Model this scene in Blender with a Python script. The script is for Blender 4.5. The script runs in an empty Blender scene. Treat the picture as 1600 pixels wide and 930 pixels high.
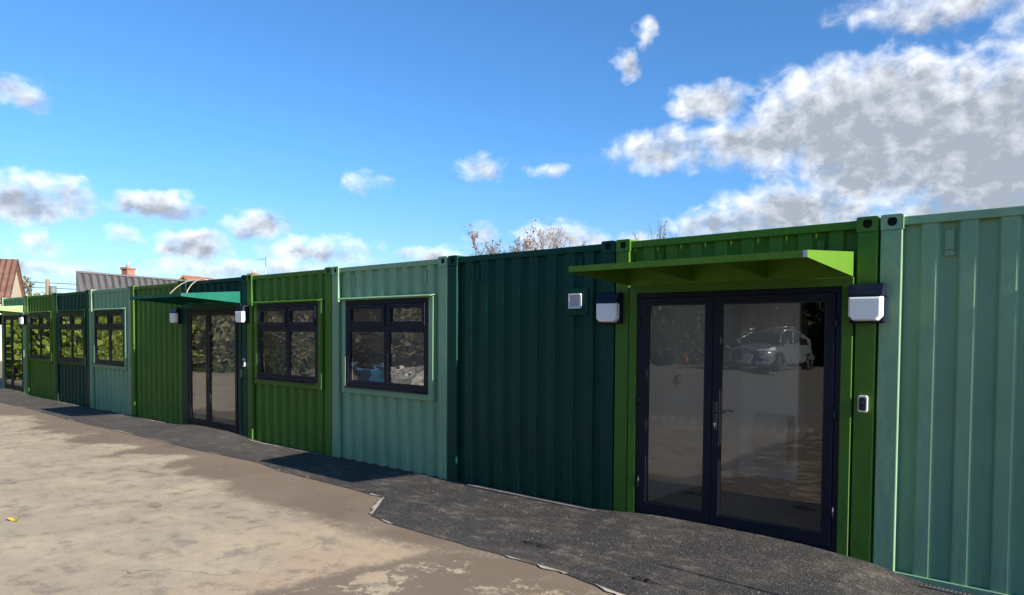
import bpy, bmesh, math, random
from mathutils import Vector, Matrix
R = math.radians
random.seed(7)
scene = bpy.context.scene
COL = scene.collection

# ------------------------------------------------------------------ helpers
def s2l(h):
    h = h.lstrip('#'); o = []
    for i in (0, 2, 4):
        c = int(h[i:i+2], 16) / 255
        o.append(c / 12.92 if c <= .04045 else ((c + .055) / 1.055) ** 2.4)
    return tuple(o)

def tag(o, label=None, cat=None, group=None, kind=None):
    if label: o['label'] = label
    if cat: o['category'] = cat
    if group: o['group'] = group
    if kind: o['kind'] = kind
    return o

def empty(name, loc=(0, 0, 0), rz=0, label=None, cat=None, group=None):
    o = bpy.data.objects.new(name, None)
    o.empty_display_size = .2
    o.location = loc; o.rotation_euler = (0, 0, rz)
    COL.objects.link(o)
    return tag(o, label, cat, group)

class MB:
    def __init__(s): s.v = []; s.f = []; s.sm = []
    def add(s, vs, fs, smooth=False):
        n = len(s.v); s.v += [tuple(v) for v in vs]
        for f in fs: s.f.append(tuple(i + n for i in f)); s.sm.append(smooth)
        return s
    def box(s, x0, x1, y0, y1, z0, z1):
        return s.add([(x0,y0,z0),(x1,y0,z0),(x1,y1,z0),(x0,y1,z0),(x0,y0,z1),(x1,y0,z1),(x1,y1,z1),(x0,y1,z1)],
                     [(0,3,2,1),(4,5,6,7),(0,1,5,4),(1,2,6,5),(2,3,7,6),(3,0,4,7)])
    def prism(s, poly, a0, a1, axis='y', smooth=False):
        # poly: list of 2D points; axis: extrusion axis. x: (y,z)  y: (x,z)  z: (x,y)
        n = len(poly)
        def P(p, a):
            return (a, p[0], p[1]) if axis == 'x' else (p[0], a, p[1]) if axis == 'y' else (p[0], p[1], a)
        vs = [P(p, a0) for p in poly] + [P(p, a1) for p in poly]
        fs = [tuple(range(n)), tuple(range(2*n-1, n-1, -1))]
        s.add(vs, fs)
        b = len(s.v) - 2*n
        for i in range(n):
            j = (i+1) % n
            s.f.append((b+i, b+n+i, b+n+j, b+j)); s.sm.append(smooth)
        return s
    def tube(s, pts, r, seg=8, r1=None, cap=True):
        pts = [Vector(p) for p in pts]; n = len(pts); vs = []; fs = []
        up = None
        for i, p in enumerate(pts):
            d = (pts[min(i+1, n-1)] - pts[max(i-1, 0)]).normalized()
            if up is None: up = Vector((0,0,1)) if abs(d.z) < .9 else Vector((1,0,0))
            a = d.cross(up).normalized(); b = a.cross(d).normalized(); up = b
            rr = r if r1 is None else r + (r1 - r) * i / max(1, n-1)
            for k in range(seg):
                t = 2*math.pi*k/seg
                vs.append(p + a*math.cos(t)*rr + b*math.sin(t)*rr)
        for i in range(n-1):
            for k in range(seg):
                k2 = (k+1) % seg
                fs.append((i*seg+k, i*seg+k2, (i+1)*seg+k2, (i+1)*seg+k))
        s.add(vs, fs, True)
        if cap:
            b = len(s.v) - len(vs)
            s.f.append(tuple(b+k for k in reversed(range(seg)))); s.sm.append(False)
            s.f.append(tuple(b+(n-1)*seg+k for k in range(seg))); s.sm.append(False)
        return s
    def disc(s, c, r, y0, y1, seg=20):
        return s.prism([(c[0]+r*math.cos(2*math.pi*k/seg), c[1]+r*math.sin(2*math.pi*k/seg)) for k in range(seg)], y0, y1, 'y', True)
    def build(s, name, mat, parent=None, bevel=0, loc=None, fix=True):
        me = bpy.data.meshes.new(name)
        me.from_pydata(s.v, [], s.f)
        if fix:
            bm = bmesh.new(); bm.from_mesh(me); bmesh.ops.recalc_face_normals(bm, faces=bm.faces); bm.to_mesh(me); bm.free()
        me.polygons.foreach_set('use_smooth', s.sm)
        if mat: me.materials.append(mat)
        o = bpy.data.objects.new(name, me)
        COL.objects.link(o)
        if parent: o.parent = parent
        if loc: o.location = loc
        if bevel:
            m = o.modifiers.new('Bevel', 'BEVEL'); m.width = bevel; m.segments = 2; m.limit_method = 'ANGLE'; m.angle_limit = R(40)
        return o

# ------------------------------------------------------------------ materials
class NT:
    def __init__(s, tree): s.t = tree; s.n = tree.nodes; s.l = tree.links
    def new(s, typ, **kw):
        n = s.n.new(typ)
        for k, v in kw.items(): setattr(n, k, v)
        return n
    def link(s, a, b): s.l.new(a, b)
    def setv(s, sock, v):
        if hasattr(v, 'is_linked') or hasattr(v, 'links'): s.l.new(v, sock)
        elif isinstance(v, (tuple, list)) and len(v) == 3 and sock.type == 'RGBA': sock.default_value = (*v, 1)
        else: sock.default_value = v
    def math(s, op, a, b=0.0, c=None, clamp=False):
        n = s.new('ShaderNodeMath', operation=op); n.use_clamp = clamp
        s.setv(n.inputs[0], a); s.setv(n.inputs[1], b)
        if c is not None: s.setv(n.inputs[2], c)
        return n.outputs[0]
    def mix(s, f, a, b, mode='MIX'):
        n = s.new('ShaderNodeMix', data_type='RGBA', blend_type=mode)
        s.setv(n.inputs[0], f); s.setv(n.inputs[6], a); s.setv(n.inputs[7], b)
        return n.outputs[2]
    def noise(s, vec, scale, detail=4, rough=.55, dist=0.0):
        n = s.new('ShaderNodeTexNoise')
        s.setv(n.inputs['Vector'], vec)
        n.inputs['Scale'].default_value = scale; n.inputs['Detail'].default_value = detail
        n.inputs['Roughness'].default_value = rough; n.inputs['Distortion'].default_value = dist
        return n.outputs['Fac']
    def mapping(s, vec, scale=(1,1,1), loc=(0,0,0), rot=(0,0,0)):
        n = s.new('ShaderNodeMapping'); s.link(vec, n.inputs[0])
        n.inputs['Scale'].default_value = scale; n.inputs['Location'].default_value = loc; n.inputs['Rotation'].default_value = rot
        return n.outputs[0]
    def step(s, v, lo, hi):
        n = s.new('ShaderNodeMapRange', interpolation_type='SMOOTHSTEP')
        s.setv(n.inputs[0], v); n.inputs[1].default_value = lo; n.inputs[2].default_value = hi
        n.inputs[3].default_value = 0; n.inputs[4].default_value = 1
        return n.outputs[0]
    def bump(s, h, strength=.3, dist=.01, normal=None):
        n = s.new('ShaderNodeBump'); n.inputs['Strength'].default_value = strength; n.inputs['Distance'].default_value = dist
        s.link(h, n.inputs['Height'])
        if normal is not None: s.link(normal, n.inputs['Normal'])
        return n.outputs[0]

def newmat(name):
    m = bpy.data.materials.new(name); m.use_nodes = True
    t = NT(m.node_tree); b = t.n['Principled BSDF']
    return m, t, b

def simple(name, col, rough=.5, metal=0, bump=None, var=0, spec=.5):
    m, t, b = newmat(name)
    b.inputs['Base Color'].default_value = (*col, 1); b.inputs['Roughness'].default_value = rough
    b.inputs['Metallic'].default_value = metal; b.inputs['Specular IOR Level'].default_value = spec
    tc = t.new('ShaderNodeTexCoord').outputs['Object']
    if var:
        n = t.noise(tc, 3.0, 6)
        lo = tuple(c*(1-var) for c in col); hi = tuple(min(1, c*(1+var)) for c in col)
        t.link(t.mix(t.step(n, .3, .7), lo, hi), b.inputs['Base Color'])
    if bump:
        t.link(t.bump(t.noise(tc, bump[0], 4), bump[1], bump[2]), b.inputs['Normal'])
    return m

def paint(name, col, dirt=(.16,.13,.10)):
    m, t, b = newmat(name)
    g = t.new('ShaderNodeNewGeometry').outputs['Position']
    sep = t.new('ShaderNodeSeparateXYZ'); t.link(g, sep.inputs[0])
    n1 = t.noise(g, 1.3, 5, .6); n2 = t.noise(t.mapping(g, (14,14,1.1)), 1, 5, .65); n3 = t.noise(g, 60, 3)
    c = t.mix(t.step(n1, .3, .7), tuple(x*.93 for x in col), tuple(min(1, x*1.06) for x in col))
    # streaks of road dust, strongest in a splash band near the ground
    low = t.math('SUBTRACT', 1.0, t.step(sep.outputs[2], -.05, .45))
    d = t.math('MULTIPLY', t.step(n2, .5, .78), t.math('MULTIPLY_ADD', low, .55, .07))
    c = t.mix(d, c, dirt)
    drip = t.math('MULTIPLY', t.step(t.noise(t.mapping(g, (26,26,.55), (3,1,0)), 1, 4, .6), .60, .74), t.step(t.noise(g, .8, 3), .42, .62))
    c = t.mix(t.math('MULTIPLY', drip, .16), c, tuple(x*.45+.02 for x in col))
    sc = t.math('MULTIPLY', t.step(t.noise(t.mapping(g, (9,9,2.5), (7,2,1), (0,.5,0)), 3, 5, .75), .70, .73), .35)
    c = t.mix(sc, c, tuple(min(1, x*.6+.12) for x in col))
    spk = t.math('MULTIPLY', t.step(n3, .70, .76), t.math('MULTIPLY_ADD', low, .4, .05))
    c = t.mix(spk, c, (.34,.30,.24))
    t.link(c, b.inputs['Base Color'])
    t.link(t.math('MULTIPLY_ADD', n2, .22, .34), b.inputs['Roughness'])
    b.inputs['Specular IOR Level'].default_value = .2
    nb = t.noise(g, 5, 3); nf = t.noise(g, 260, 2)
    t.link(t.bump(nf, .06, .001, t.bump(nb, .22, .012)), b.inputs['Normal'])
    return m

SAGE = paint('sage paint', (.215, .360, .218))
GREEN = paint('yellow green paint', (.064, .155, .020))
DARK = paint('opal green paint', (.0012, .046, .030))
LIME_C = paint('canopy green paint', (.095, .205, .020))
TEAL_C = paint('canopy teal paint', (.004, .115, .075))
PALE_C = paint('canopy pale green paint', (.26, .42, .16))

FRAME = simple('anthracite frame', (.0065, .0095, .021), .42, bump=(300, .05, .001), spec=.22)
RUBBER = simple('black gasket', (.01, .01, .01), .6)
BLACKP = simple('black plastic', (.012, .013, .018), .4, bump=(200, .1, .001))
NAVYP = simple('navy black plastic', (.007, .010, .026), .42, bump=(200, .1, .001), spec=.3)
OPAL = simple('opal diffuser', (.90, .90, .93), .3)
WHITEP = simple('white plastic', (.72, .72, .72), .4)
STEEL = simple('brushed steel', (.55, .56, .57), .3, 1)
GALV = simple('galvanised grating', (.20, .19, .175), .55, .6, var=.3)
VOID = simple('dark recess', (.006, .006, .007), .9)
PLASTER = simple('interior white paint', (.80, .79, .76), .7, bump=(120, .1, .002), var=.03)
FLOORM = simple('interior dark vinyl', (.05, .055, .07), .35, var=.15)
CEILM = simple('interior ceiling', (.6, .6, .58), .8)
GRILLE = simple('heater grille', (.7, .7, .68), .4)
REDP = simple('red plastic', (.35, .03, .02), .4)
DOTM, _t, _b = newmat('frosted vinyl dot'); _b.inputs['Base Color'].default_value = (.5,.5,.5,1); _b.inputs['Alpha'].default_value = .33; _b.inputs['Roughness'].default_value = .7

def opal(name, v):
    m, t, b = newmat(name)
    tr = t.new('ShaderNodeBsdfTranslucent'); tr.inputs[0].default_value = (v, v, v*1.03, 1); t.link(tr.outputs[0], t.n['Material Output'].inputs[0]); return m
FILL_DOOR = opal('opal fill panel', .38); FILL_WIN = opal('dimmer opal fill panel', .32)  # translucent panels added overhead only to brighten the rooms, one set dimmer
def glass_mat(name, wob=0, boost=1.35):
    m = bpy.data.materials.new(name); m.use_nodes = True
    t = NT(m.node_tree); t.n.clear()
    out = t.new('ShaderNodeOutputMaterial')
    fr = t.new('ShaderNodeFresnel'); fr.inputs[0].default_value = 1.52
    tr = t.new('ShaderNodeBsdfTransparent'); tr.inputs[0].default_value = (.90, .93, .91, 1)
    gl = t.new('ShaderNodeBsdfGlossy'); gl.inputs['Roughness'].default_value = 0.0; gl.inputs['Color'].default_value = (1, 1, 1, 1)
    g = t.new('ShaderNodeNewGeometry')
    if wob:
        n = t.noise(t.mapping(g.outputs['Position'], (1, 1, 2.2)), 2.2, 2, .4)
        bp = t.bump(n, 1.0, wob); t.link(bp, gl.inputs['Normal'])
    mx = t.new('ShaderNodeMixShader')
    t.link(t.math('MULTIPLY', fr.outputs[0], boost, clamp=True), mx.inputs[0])
    t.link(tr.outputs[0], mx.inputs[1]); t.link(gl.outputs[0], mx.inputs[2])
    t.link(mx.outputs[0], out.inputs[0])
    return m
GLASS = glass_mat('door glass', .0010, 2.5)
GLASSW = glass_mat('window glass', .003, 2.7)

# ------------------------------------------------------------------ ground
DOORC = (-1.245, -11.05, -23.33)
def sstep(a, b, x):
    t = max(0, min(1, (x-a)/(b-a))); return t*t*(3-2*t)
def gz(x, y):
    z = -.03 - .055*sstep(-.05, .45, x) * sstep(-2.5, -.2, y)
    z -= .012 * sstep(-14, -17, x)
    z += .4 * sstep(-9, -20, y)
    return z
def bump_z(x, y):
    b = 0
    for c in DOORC:
        b += .078*math.exp(-(abs(x-c)/1.2)**4) * sstep(-1.05, -.1, y)
    return b

def axis(lo, hi, step, far):
    a = []; v = lo
    while v < hi: a.append(v); v += step
    a.append(hi)
    left = [lo - s for s in (far, far*.4, far*.15, far*.06, far*.03, far*.015, 3, 1)]
    right = [hi + s for s in (1, 3, far*.015, far*.03, far*.06, far*.15, far*.4, far)]
    return sorted(set([x for x in left if x < lo] + a + [x for x in right if x > hi]))
xs = axis(-26, 3, .25, 600); ys = axis(-21, 1, .25, 600)
g = MB(); vs = [(x, y, gz(x, y)) for y in ys for x in xs]; n = len(xs)
g.add(vs, [(j*n+i, j*n+i+1, (j+1)*n+i+1, (j+1)*n+i) for j in range(len(ys)-1) for i in range(n-1)], True)

def ground_mat():
    m, t, b = newmat('old concrete yard')
    P = t.new('ShaderNodeNewGeometry').outputs['Position']
    sp = t.new('ShaderNodeSeparateXYZ'); t.link(P, sp.inputs[0]); X, Y = sp.outputs[0], sp.outputs[1]
    big = t.noise(P, .55, 6, .62, .4); mid = t.noise(t.mapping(P, (1, 1.25, 1), (3,7,0)), 1.7, 8, .66, .3)
    fine = t.noise(P, 22, 5, .7); grit = t.noise(P, 170, 3, .7); tiny = t.noise(P, 420, 2, .6)
    m1 = t.noise(t.mapping(P, loc=(11,2,0)), 1.1, 8, .68)
    # damp brown strip along the new tarmac, pale dried silt further out
    wob = t.math('MULTIPLY_ADD', mid, 1.5, -.75)
    wob2 = t.math('MULTIPLY_ADD', t.math('ADD', t.math('MULTIPLY', fine, .6), t.math('MULTIPLY', t.noise(P, 7, 6, .7), .6)), .55, -.33)
    a = t.math('SUBTRACT', -2.12, Y)
    far = t.step(t.math('MULTIPLY', X, -1), 5.5, 9.0)
    a = t.math('ADD', a, t.math('MULTIPLY', far, t.math('MULTIPLY_ADD', big, 4.4, -1.9)))
    a = t.math('ADD', a, t.math('MULTIPLY', wob, .45))
    a = t.math('ADD', a, wob2)
    c = t.math('SUBTRACT', t.math('MULTIPLY_ADD', Y, .10, -2.58), X)
    c = t.math('ADD', c, t.math('MULTIPLY', t.math('ADD', t.math('MULTIPLY', wob, .18), wob2), .8))
    dry = t.math('MULTIPLY', t.step(a, -.12, .24), t.step(c, -.05, .12))
    # right of the tyre track: broken patches of silt
    patch = t.math('MULTIPLY', t.step(t.math('ADD', mid, t.math('MULTIPLY', wob2, .6)), .515, .55), t.step(t.math('SUBTRACT', -1.9, Y), -.05, .35))
    patch = t.math('MULTIPLY', patch, t.step(c, .0, -.06)) if False else t.math('MULTIPLY', patch, t.math('SUBTRACT', 1.0, t.step(c, -.12, -.04)))
    dry = t.math('MAXIMUM', dry, patch)
    # damp stains left inside the dried zone
    st = t.math('MULTIPLY', t.step(t.math('ADD', m1, t.math('MULTIPLY', wob2, .35)), .60, .66), .75)
    dry = t.math('MULTIPLY', dry, t.math('SUBTRACT', 1.0, st))
    # small pale crusts on the damp zone
    cr = t.math('MULTIPLY', t.step(t.noise(t.mapping(P, (1,1.5,1), (5,5,0)), 2.6, 8, .7), .64, .68), .6)
    dry = t.math('MAXIMUM', dry, cr)
    damp = t.mix(t.step(big, .3, .7), (.165,.124,.086), (.215,.163,.115))
    damp = t.mix(t.math('MULTIPLY', t.step(mid, .45, .6), .35), damp, (.20,.165,.125))
    pale = t.mix(t.step(m1, .3, .62), (.46,.37,.25), (.345,.282,.200))
    pale = t.mix(t.math('MULTIPLY', t.step(t.noise(t.mapping(P, (2.2,6,1), (3,3,0), (0,0,.25)), 1.0, 7, .72), .54, .70), .5), pale, (.19,.162,.13))
    warm = t.math('MULTIPLY', t.step(X, -5.2, -3.2), t.step(t.noise(P, .9, 4), .38, .6))
    pale = t.mix(t.math('MULTIPLY', warm, .8), pale, (.43,.315,.20))
    pale = t.mix(t.math('MULTIPLY', t.step(t.noise(P, 11, 6, .75), .50, .66), .38), pale, (.235,.195,.145))
    pale = t.mix(t.math('MULTIPLY', t.step(fine, .52, .72), .45), pale, (.44,.38,.285))
    pale = t.mix(t.math('MULTIPLY', t.step(t.noise(t.mapping(P, loc=(1,9,0)), 3.5, 7, .7), .50, .66), .75), pale, (.20,.168,.13))
    col = t.mix(dry, damp, pale)
    # tyre tracks: rows of tread bars along two lanes
    def track(x0, y0, ang, w):
        v = t.mapping(P, loc=(0,0,0), rot=(0,0,0)); s2 = t.new('ShaderNodeVectorRotate', rotation_type='Z_AXIS')
        s2.inputs['Center'].default_value = (x0, y0, 0); s2.inputs['Angle'].default_value = ang; t.link(P, s2.inputs[0])
        q = t.new('ShaderNodeSeparateXYZ'); t.link(s2.outputs[0], q.inputs[0])
        across = t.math('ABSOLUTE', t.math('SUBTRACT', q.outputs[1], y0))
        band = t.math('SUBTRACT', 1.0, t.step(across, w*.8, w))
        bars = t.math('SINE', t.math('MULTIPLY', q.outputs[0], 95.0)); grooves = t.math('SINE', t.math('MULTIPLY', q.outputs[1], 150.0))
        return t.math('MULTIPLY', t.math('MULTIPLY', band, t.step(t.math('MAXIMUM', bars, grooves), -.2, .6)), t.step(t.noise(P, 1.4, 4), .42, .6))
    tr = t.math('MAXIMUM', track(-4.6, -3.6, R(-62), .11), t.math('MAXIMUM', track(-5.9, -4.3, R(-35), .10), track(-4.9, -3.8, R(-62), .06)))
    col = t.mix(t.math('MULTIPLY', tr, .22), col, (.42,.36,.27))
    yard = t.step(t.math('ADD', t.math('MULTIPLY', Y, -1), wob), 7.0, 9.5)
    col = t.mix(t.math('MULTIPLY', yard, .85), col, t.mix(mid, (.17,.155,.135), (.25,.225,.185)))
    red = t.math('MULTIPLY', t.step(t.noise(t.mapping(P, (1,1,1), (2.3,4,0)), 2.4, 8, .72), .66, .70), t.step(X, -4.6, -3.2))
    col = t.mix(t.math('MULTIPLY', red, .6), col, (.22,.085,.045))
    ck = t.new('ShaderNodeTexVoronoi', feature='DISTANCE_TO_EDGE'); ck.inputs['Scale'].default_value = .42
    wv_ = t.new('ShaderNodeVectorMath', operation='MULTIPLY_ADD'); nz = t.new('ShaderNodeTexNoise'); nz.inputs['Scale'].default_value = 2.4; nz.inputs['Detail'].default_value = 5; t.link(P, nz.inputs['Vector'])
    t.link(nz.outputs['Color'], wv_.inputs[0]); wv_.inputs[1].default_value = (.55,.55,0); t.link(P, wv_.inputs[2]); t.link(wv_.outputs[0], ck.inputs['Vector'])
    crack = t.math('MULTIPLY', t.math('SUBTRACT', 1.0, t.step(ck.outputs['Distance'], .0015, .0045)), t.step(t.noise(P, .7, 3), .50, .62))
    col = t.mix(t.math('MULTIPLY', crack, .55), col, (.07,.06,.05))
    gr = t.math('MULTIPLY_ADD', grit, 1.3, .35)
    gr2 = t.math('MULTIPLY_ADD', tiny, .8, .6)
    hs = t.new('ShaderNodeHueSaturation'); t.link(col, hs.inputs['Color']); t.link(t.math('MULTIPLY', gr, gr2), hs.inputs['Value'])
    col = hs.outputs[0]
    stone = t.new('ShaderNodeTexVoronoi'); t.link(P, stone.inputs['Vector']); stone.inputs['Scale'].default_value = 9
    pick = t.math('MULTIPLY', t.math('SUBTRACT', 1.0, t.step(stone.outputs['Distance'], .045, .075)), t.step(t.noise(P, 2.3, 2), .5, .6))
    col = t.mix(t.math('MULTIPLY', pick, .7), col, (.55,.50,.42))
    t.link(col, b.inputs['Base Color'])
    t.link(t.math('MULTIPLY_ADD', dry, .12, .78), b.inputs['Roughness']); b.inputs['Specular IOR Level'].default_value = .25
    h = t.math('ADD', t.math('MULTIPLY', fine, .6), t.math('MULTIPLY', grit, .35)); h = t.math('ADD', h, t.math('MULTIPLY', dry, .5))
    t.link(t.bump(h, .45, .006), b.inputs['Normal'])
    return m
tag(g.build('ground', ground_mat()), kind='structure')

def tarmac_mat():
    m, t, b = newmat('fresh tarmac')
    P = t.new('ShaderNodeNewGeometry').outputs['Position']
    sp = t.new('ShaderNodeSeparateXYZ'); t.link(P, sp.inputs[0]); X, Y = sp.outputs[0], sp.outputs[1]
    vor = t.new('ShaderNodeTexVoronoi'); t.link(P, vor.inputs['Vector']); vor.inputs['Scale'].default_value = 130
    vc = t.new('ShaderNodeSeparateColor'); t.link(vor.outputs['Color'], vc.inputs[0])
    base = t.mix(vc.outputs[0], (.015,.014,.0135), (.056,.052,.048))
    base = t.mix(t.step(vc.outputs[1], .93, .97), base, (.17,.16,.15))
    n = t.noise(P, 1.3, 7, .68); n2 = t.noise(t.mapping(P, (1,1.8,1), (4,1,0), (0,0,.3)), 4.2, 6, .72); n3 = t.noise(P, 40, 4, .7)
    # paler, worn and dusty far end
    farw = t.math('SUBTRACT', 1.0, t.step(X, -10.5, -5.0))
    dust = t.math('MULTIPLY', t.step(n2, .49, .64), t.step(n3, .32, .62))
    dust = t.math('MULTIPLY', dust, t.math('MULTIPLY_ADD', t.step(n, .40, .62), .50, .14))
    base = t.mix(dust, base, (.27,.215,.155))
    base = t.mix(t.math('MULTIPLY', farw, .26), base, (.13,.115,.10))
    base = t.mix(t.math('MULTIPLY', t.step(n, .42, .66), .30), base, (.125,.108,.088))
    # boot prints: little barred ovals
    v = t.new('ShaderNodeTexVoronoi'); v.inputs['Scale'].default_value = 1.9; t.link(t.mapping(P, (1.0,2.4,1), (0,0,0), (0,0,.5)), v.inputs['Vector'])
    pv = t.new('ShaderNodeSeparateColor'); t.link(v.outputs['Color'], pv.inputs[0])
    oval = t.math('MULTIPLY', t.math('SUBTRACT', 1.0, t.step(t.math('ADD', v.outputs['Distance'], t.math('MULTIPLY', n3, .06)), .14, .22)), t.step(pv.outputs[0], .45, .5))
    bars = t.step(t.math('SINE', t.math('MULTIPLY', t.math('ADD', X, Y), 170)), -.3, .5)
    base = t.mix(t.math('MULTIPLY', t.math('MULTIPLY', oval, bars), t.math('MULTIPLY', t.step(n3, .38, .6), .6)), base, (.27,.24,.19))
    # white grit
    st = t.new('ShaderNodeTexVoronoi'); st.inputs['Scale'].default_value = 6; t.link(P, st.inputs['Vector'])
    base = t.mix(t.math('MULTIPLY', t.math('SUBTRACT', 1.0, t.step(st.outputs['Distance'], .035, .05)), t.step(t.noise(P, 1.7, 2), .58, .62)), base, (.32,.30,.27))
    hs = t.new('ShaderNodeHueSaturation'); t.link(base, hs.inputs['Color']); t.link(t.math('MULTIPLY_ADD', t.noise(P, 260, 2), 1.4, .35), hs.inputs['Value'])
    t.link(hs.outputs[0], b.inputs['Base Color']); b.inputs['Roughness'].default_value = .72; b.inputs['Specular IOR Level'].default_value = .35
    h = t.math('ADD', t.math('MULTIPLY', vor.outputs['Distance'], .8), t.math('MULTIPLY', n3, .6))
    t.link(t.bump(h, .8, .006), b.inputs['Normal'])
    return m

EDGE = [(-40,-1.12),(-24.4,-1.12),(-20,-1.12),(-17.55,-1.05),(-14.63,-1.16),(-11.5,-1.10),(-9.45,-1.10),(-7.62,-1.0),(-6.82,-1.12),(-5.48,-1.13),(-4.676,-1.152),(-4.135,-1.736),(-3.72,-1.80),(-1.68,-1.80),(-1.12,-1.90),(1,-2.0),(8,-2.2)]
def edge_y(x):
    for (a, ya), (b, yb) in zip(EDGE, EDGE[1:]):
        if a <= x <= b: return ya + (yb-ya)*(x-a)/(b-a)
    return EDGE[-1][1]
tx = []; v = -40
while v < 8.01:
    tx.append(v); v += .18 if -26 < v < 3 else 1.0
tx = sorted(tx + [-4.676, -4.135]); NR = 12; rng = random.Random(3)
vs = []
for x in tx:
    ye = edge_y(x) + rng.uniform(-.010, .010)
    for j in range(NR+1):
        y = ye + (.12 - ye) * j/NR
        vs.append((x, y, gz(x, y) + bump_z(x, y) + .006))
tm = MB(); tm.add(vs, [(i*(NR+1)+j, (i+1)*(NR+1)+j, (i+1)*(NR+1)+j+1, i*(NR+1)+j+1) for i in range(len(tx)-1) for j in range(NR)], True)
tag(tm.build('tarmac_path', tarmac_mat()), kind='structure')

# dried cement smears along the joint
cem = simple('dried cement', (.36, .305, .235), .9, bump=(60, .5, .004), var=.25)
cm = MB(); rng = random.Random(11)
def smear(x0, x1, w, off=-.012):
    k = max(3, int(abs(x1-x0)/.035)); A = []; B = []
    for i in range(k+1):
        x = x0 + (x1-x0)*i/k; y = edge_y(x)
        ww = w*math.sin(math.pi*min(1, max(0, (i+.01)/k)))**.4*rng.uniform(.45, 1.1)
        A.append((x, y-off-.004, gz(x, y)+.012)); B.append((x, y-off-ww, gz(x, y)+.010))
    cm.add(A+B, [(i, i+1, k+1+i+1, k+1+i) for i in range(k)])
for a, b_, w in [(-4.70,-4.16,.10),(-4.95,-4.72,.04),(-3.95,-3.72,.05),(-6.98,-6.88,.04),(-9.0,-8.6,.02),(-12.6,-11.7,.04),(-11.2,-10.2,.018),(-14.9,-14.5,.035),(-1.95,-1.62,.05),(-2.3,-2.1,.03),(-1.35,-.9,.05),(-6.3,-6.2,.02),(-18.6,-18,.03)]:
    smear(a, b_, w)
tag(cm.build('cement_edging', cem), kind='structure')
# fine rubble dust at the wall foot
du = MB()
def dust_strip(x0, x1, w, y):
    k = int((x1-x0)/.04); A = []; B = []
    for i in range(k+1):
        x = x0+(x1-x0)*i/k; z = gz(x, y)+bump_z(x, y)+.010
        A.append((x, y, z)); B.append((x, y-w*rng.uniform(.3, 1)*math.sin(math.pi*(i+.2)/(k+.4))**.5, z))
    du.add(A+B, [(i, i+1, k+2+i, k+1+i) for i in range(k)])
for a, b_, w in [(-9.7,-8.6,.05),(-8.5,-7.5,.03),(-13.9,-12.9,.045),(-19.4,-17.6,.05),(-16.6,-15.9,.03),(-12.7,-12.35,.02)]:
    dust_strip(a, b_, w, -.04)
tag(du.build('cement_dust', cem), kind='structure')
# a painted bay line further out in the yard (seen mirrored in the door)
ln = MB()
ln.box(-9.6, -6.4, -18.45, -18.35, gz(-8,-18.4)+.004, gz(-8,-18.4)+.007)
tag(ln.build('painted_line', simple('yellow road paint', (.55,.42,.10), .7, var=.3)), kind='structure')

# ------------------------------------------------------------------ containers
S = 2.455; CW = 2.438; TOP = 2.73; BOT = -.16; DEPTH = 6.06
PD = .178                                              # casting depth
PERIOD = .252

def profile(x0, x1, yo, yi):
    """plan outline of a corrugated sheet, small fillets at the folds"""
    flat_o, web, flat_i = .110, .020, .102
    raw = []; c = (x0+x1)/2
    k = int((x1-x0-.04)//PERIOD)
    start = c - k*PERIOD/2
    raw.append((x0, yi)); x = start
    for i in range(k):
        xa = start + i*PERIOD + (PERIOD-flat_o)/2
        raw += [(xa-web, yi), (xa, yo), (xa+flat_o, yo), (xa+flat_o+web, yi)]
    raw.append((x1, yi))
    out = [raw[0]]
    for a, b, d in zip(raw, raw[1:], raw[2:]):
        a, b, d = Vector(a), Vector(b), Vector(d); r = .013
        p = b + (a-b).normalized()*r; q = b + (d-b).normalized()*r
        out += [tuple(p), tuple((p+q)/4 + b/2), tuple(q)]
    out.append(raw[-1]); return out

def clip(prof, x0, x1):
    o = []
    for (a, ya), (b, yb) in zip(prof, prof[1:]):
        for xx in (x0, x1):
            pass
        if b < x0 or a > x1: continue
        if a < x0 <= b: o.append((x0, ya+(yb-ya)*(x0-a)/(b-a)))
        elif a >= x0: o.append((a, ya))
        if a < x1 < b: o.append((x1, ya+(yb-ya)*(x1-a)/(b-a)))
        elif b <= x1: o.append((b, yb))
    r = []
    for p in o:
        if not r or abs(r[-1][0]-p[0]) + abs(r[-1][1]-p[1]) > 1e-6: r.append(p)
    return r

def sheet(mb, prof, z0, z1, th=.004):
    n = len(prof)
    vs = [(x, y, z0) for x, y in prof] + [(x, y, z1) for x, y in prof] + [(x, y+th, z0) for x, y in prof] + [(x, y+th, z1) for x, y in prof]
    fs = [(i, i+1, n+i+1, n+i) for i in range(n-1)] + [(2*n+i, 3*n+i, 3*n+i+1, 2*n+i+1) for i in range(n-1)]
    fs += [(i, 2*n+i, 2*n+i+1, i+1) for i in range(n-1)] + [(n+i, n+i+1, 3*n+i+1, 3*n+i) for i in range(n-1)]
    fs += [(0, n, 3*n, 2*n), (n-1, 3*n-1, 4*n-1, 2*n-1)]
    mb.add(vs, fs)

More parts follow.
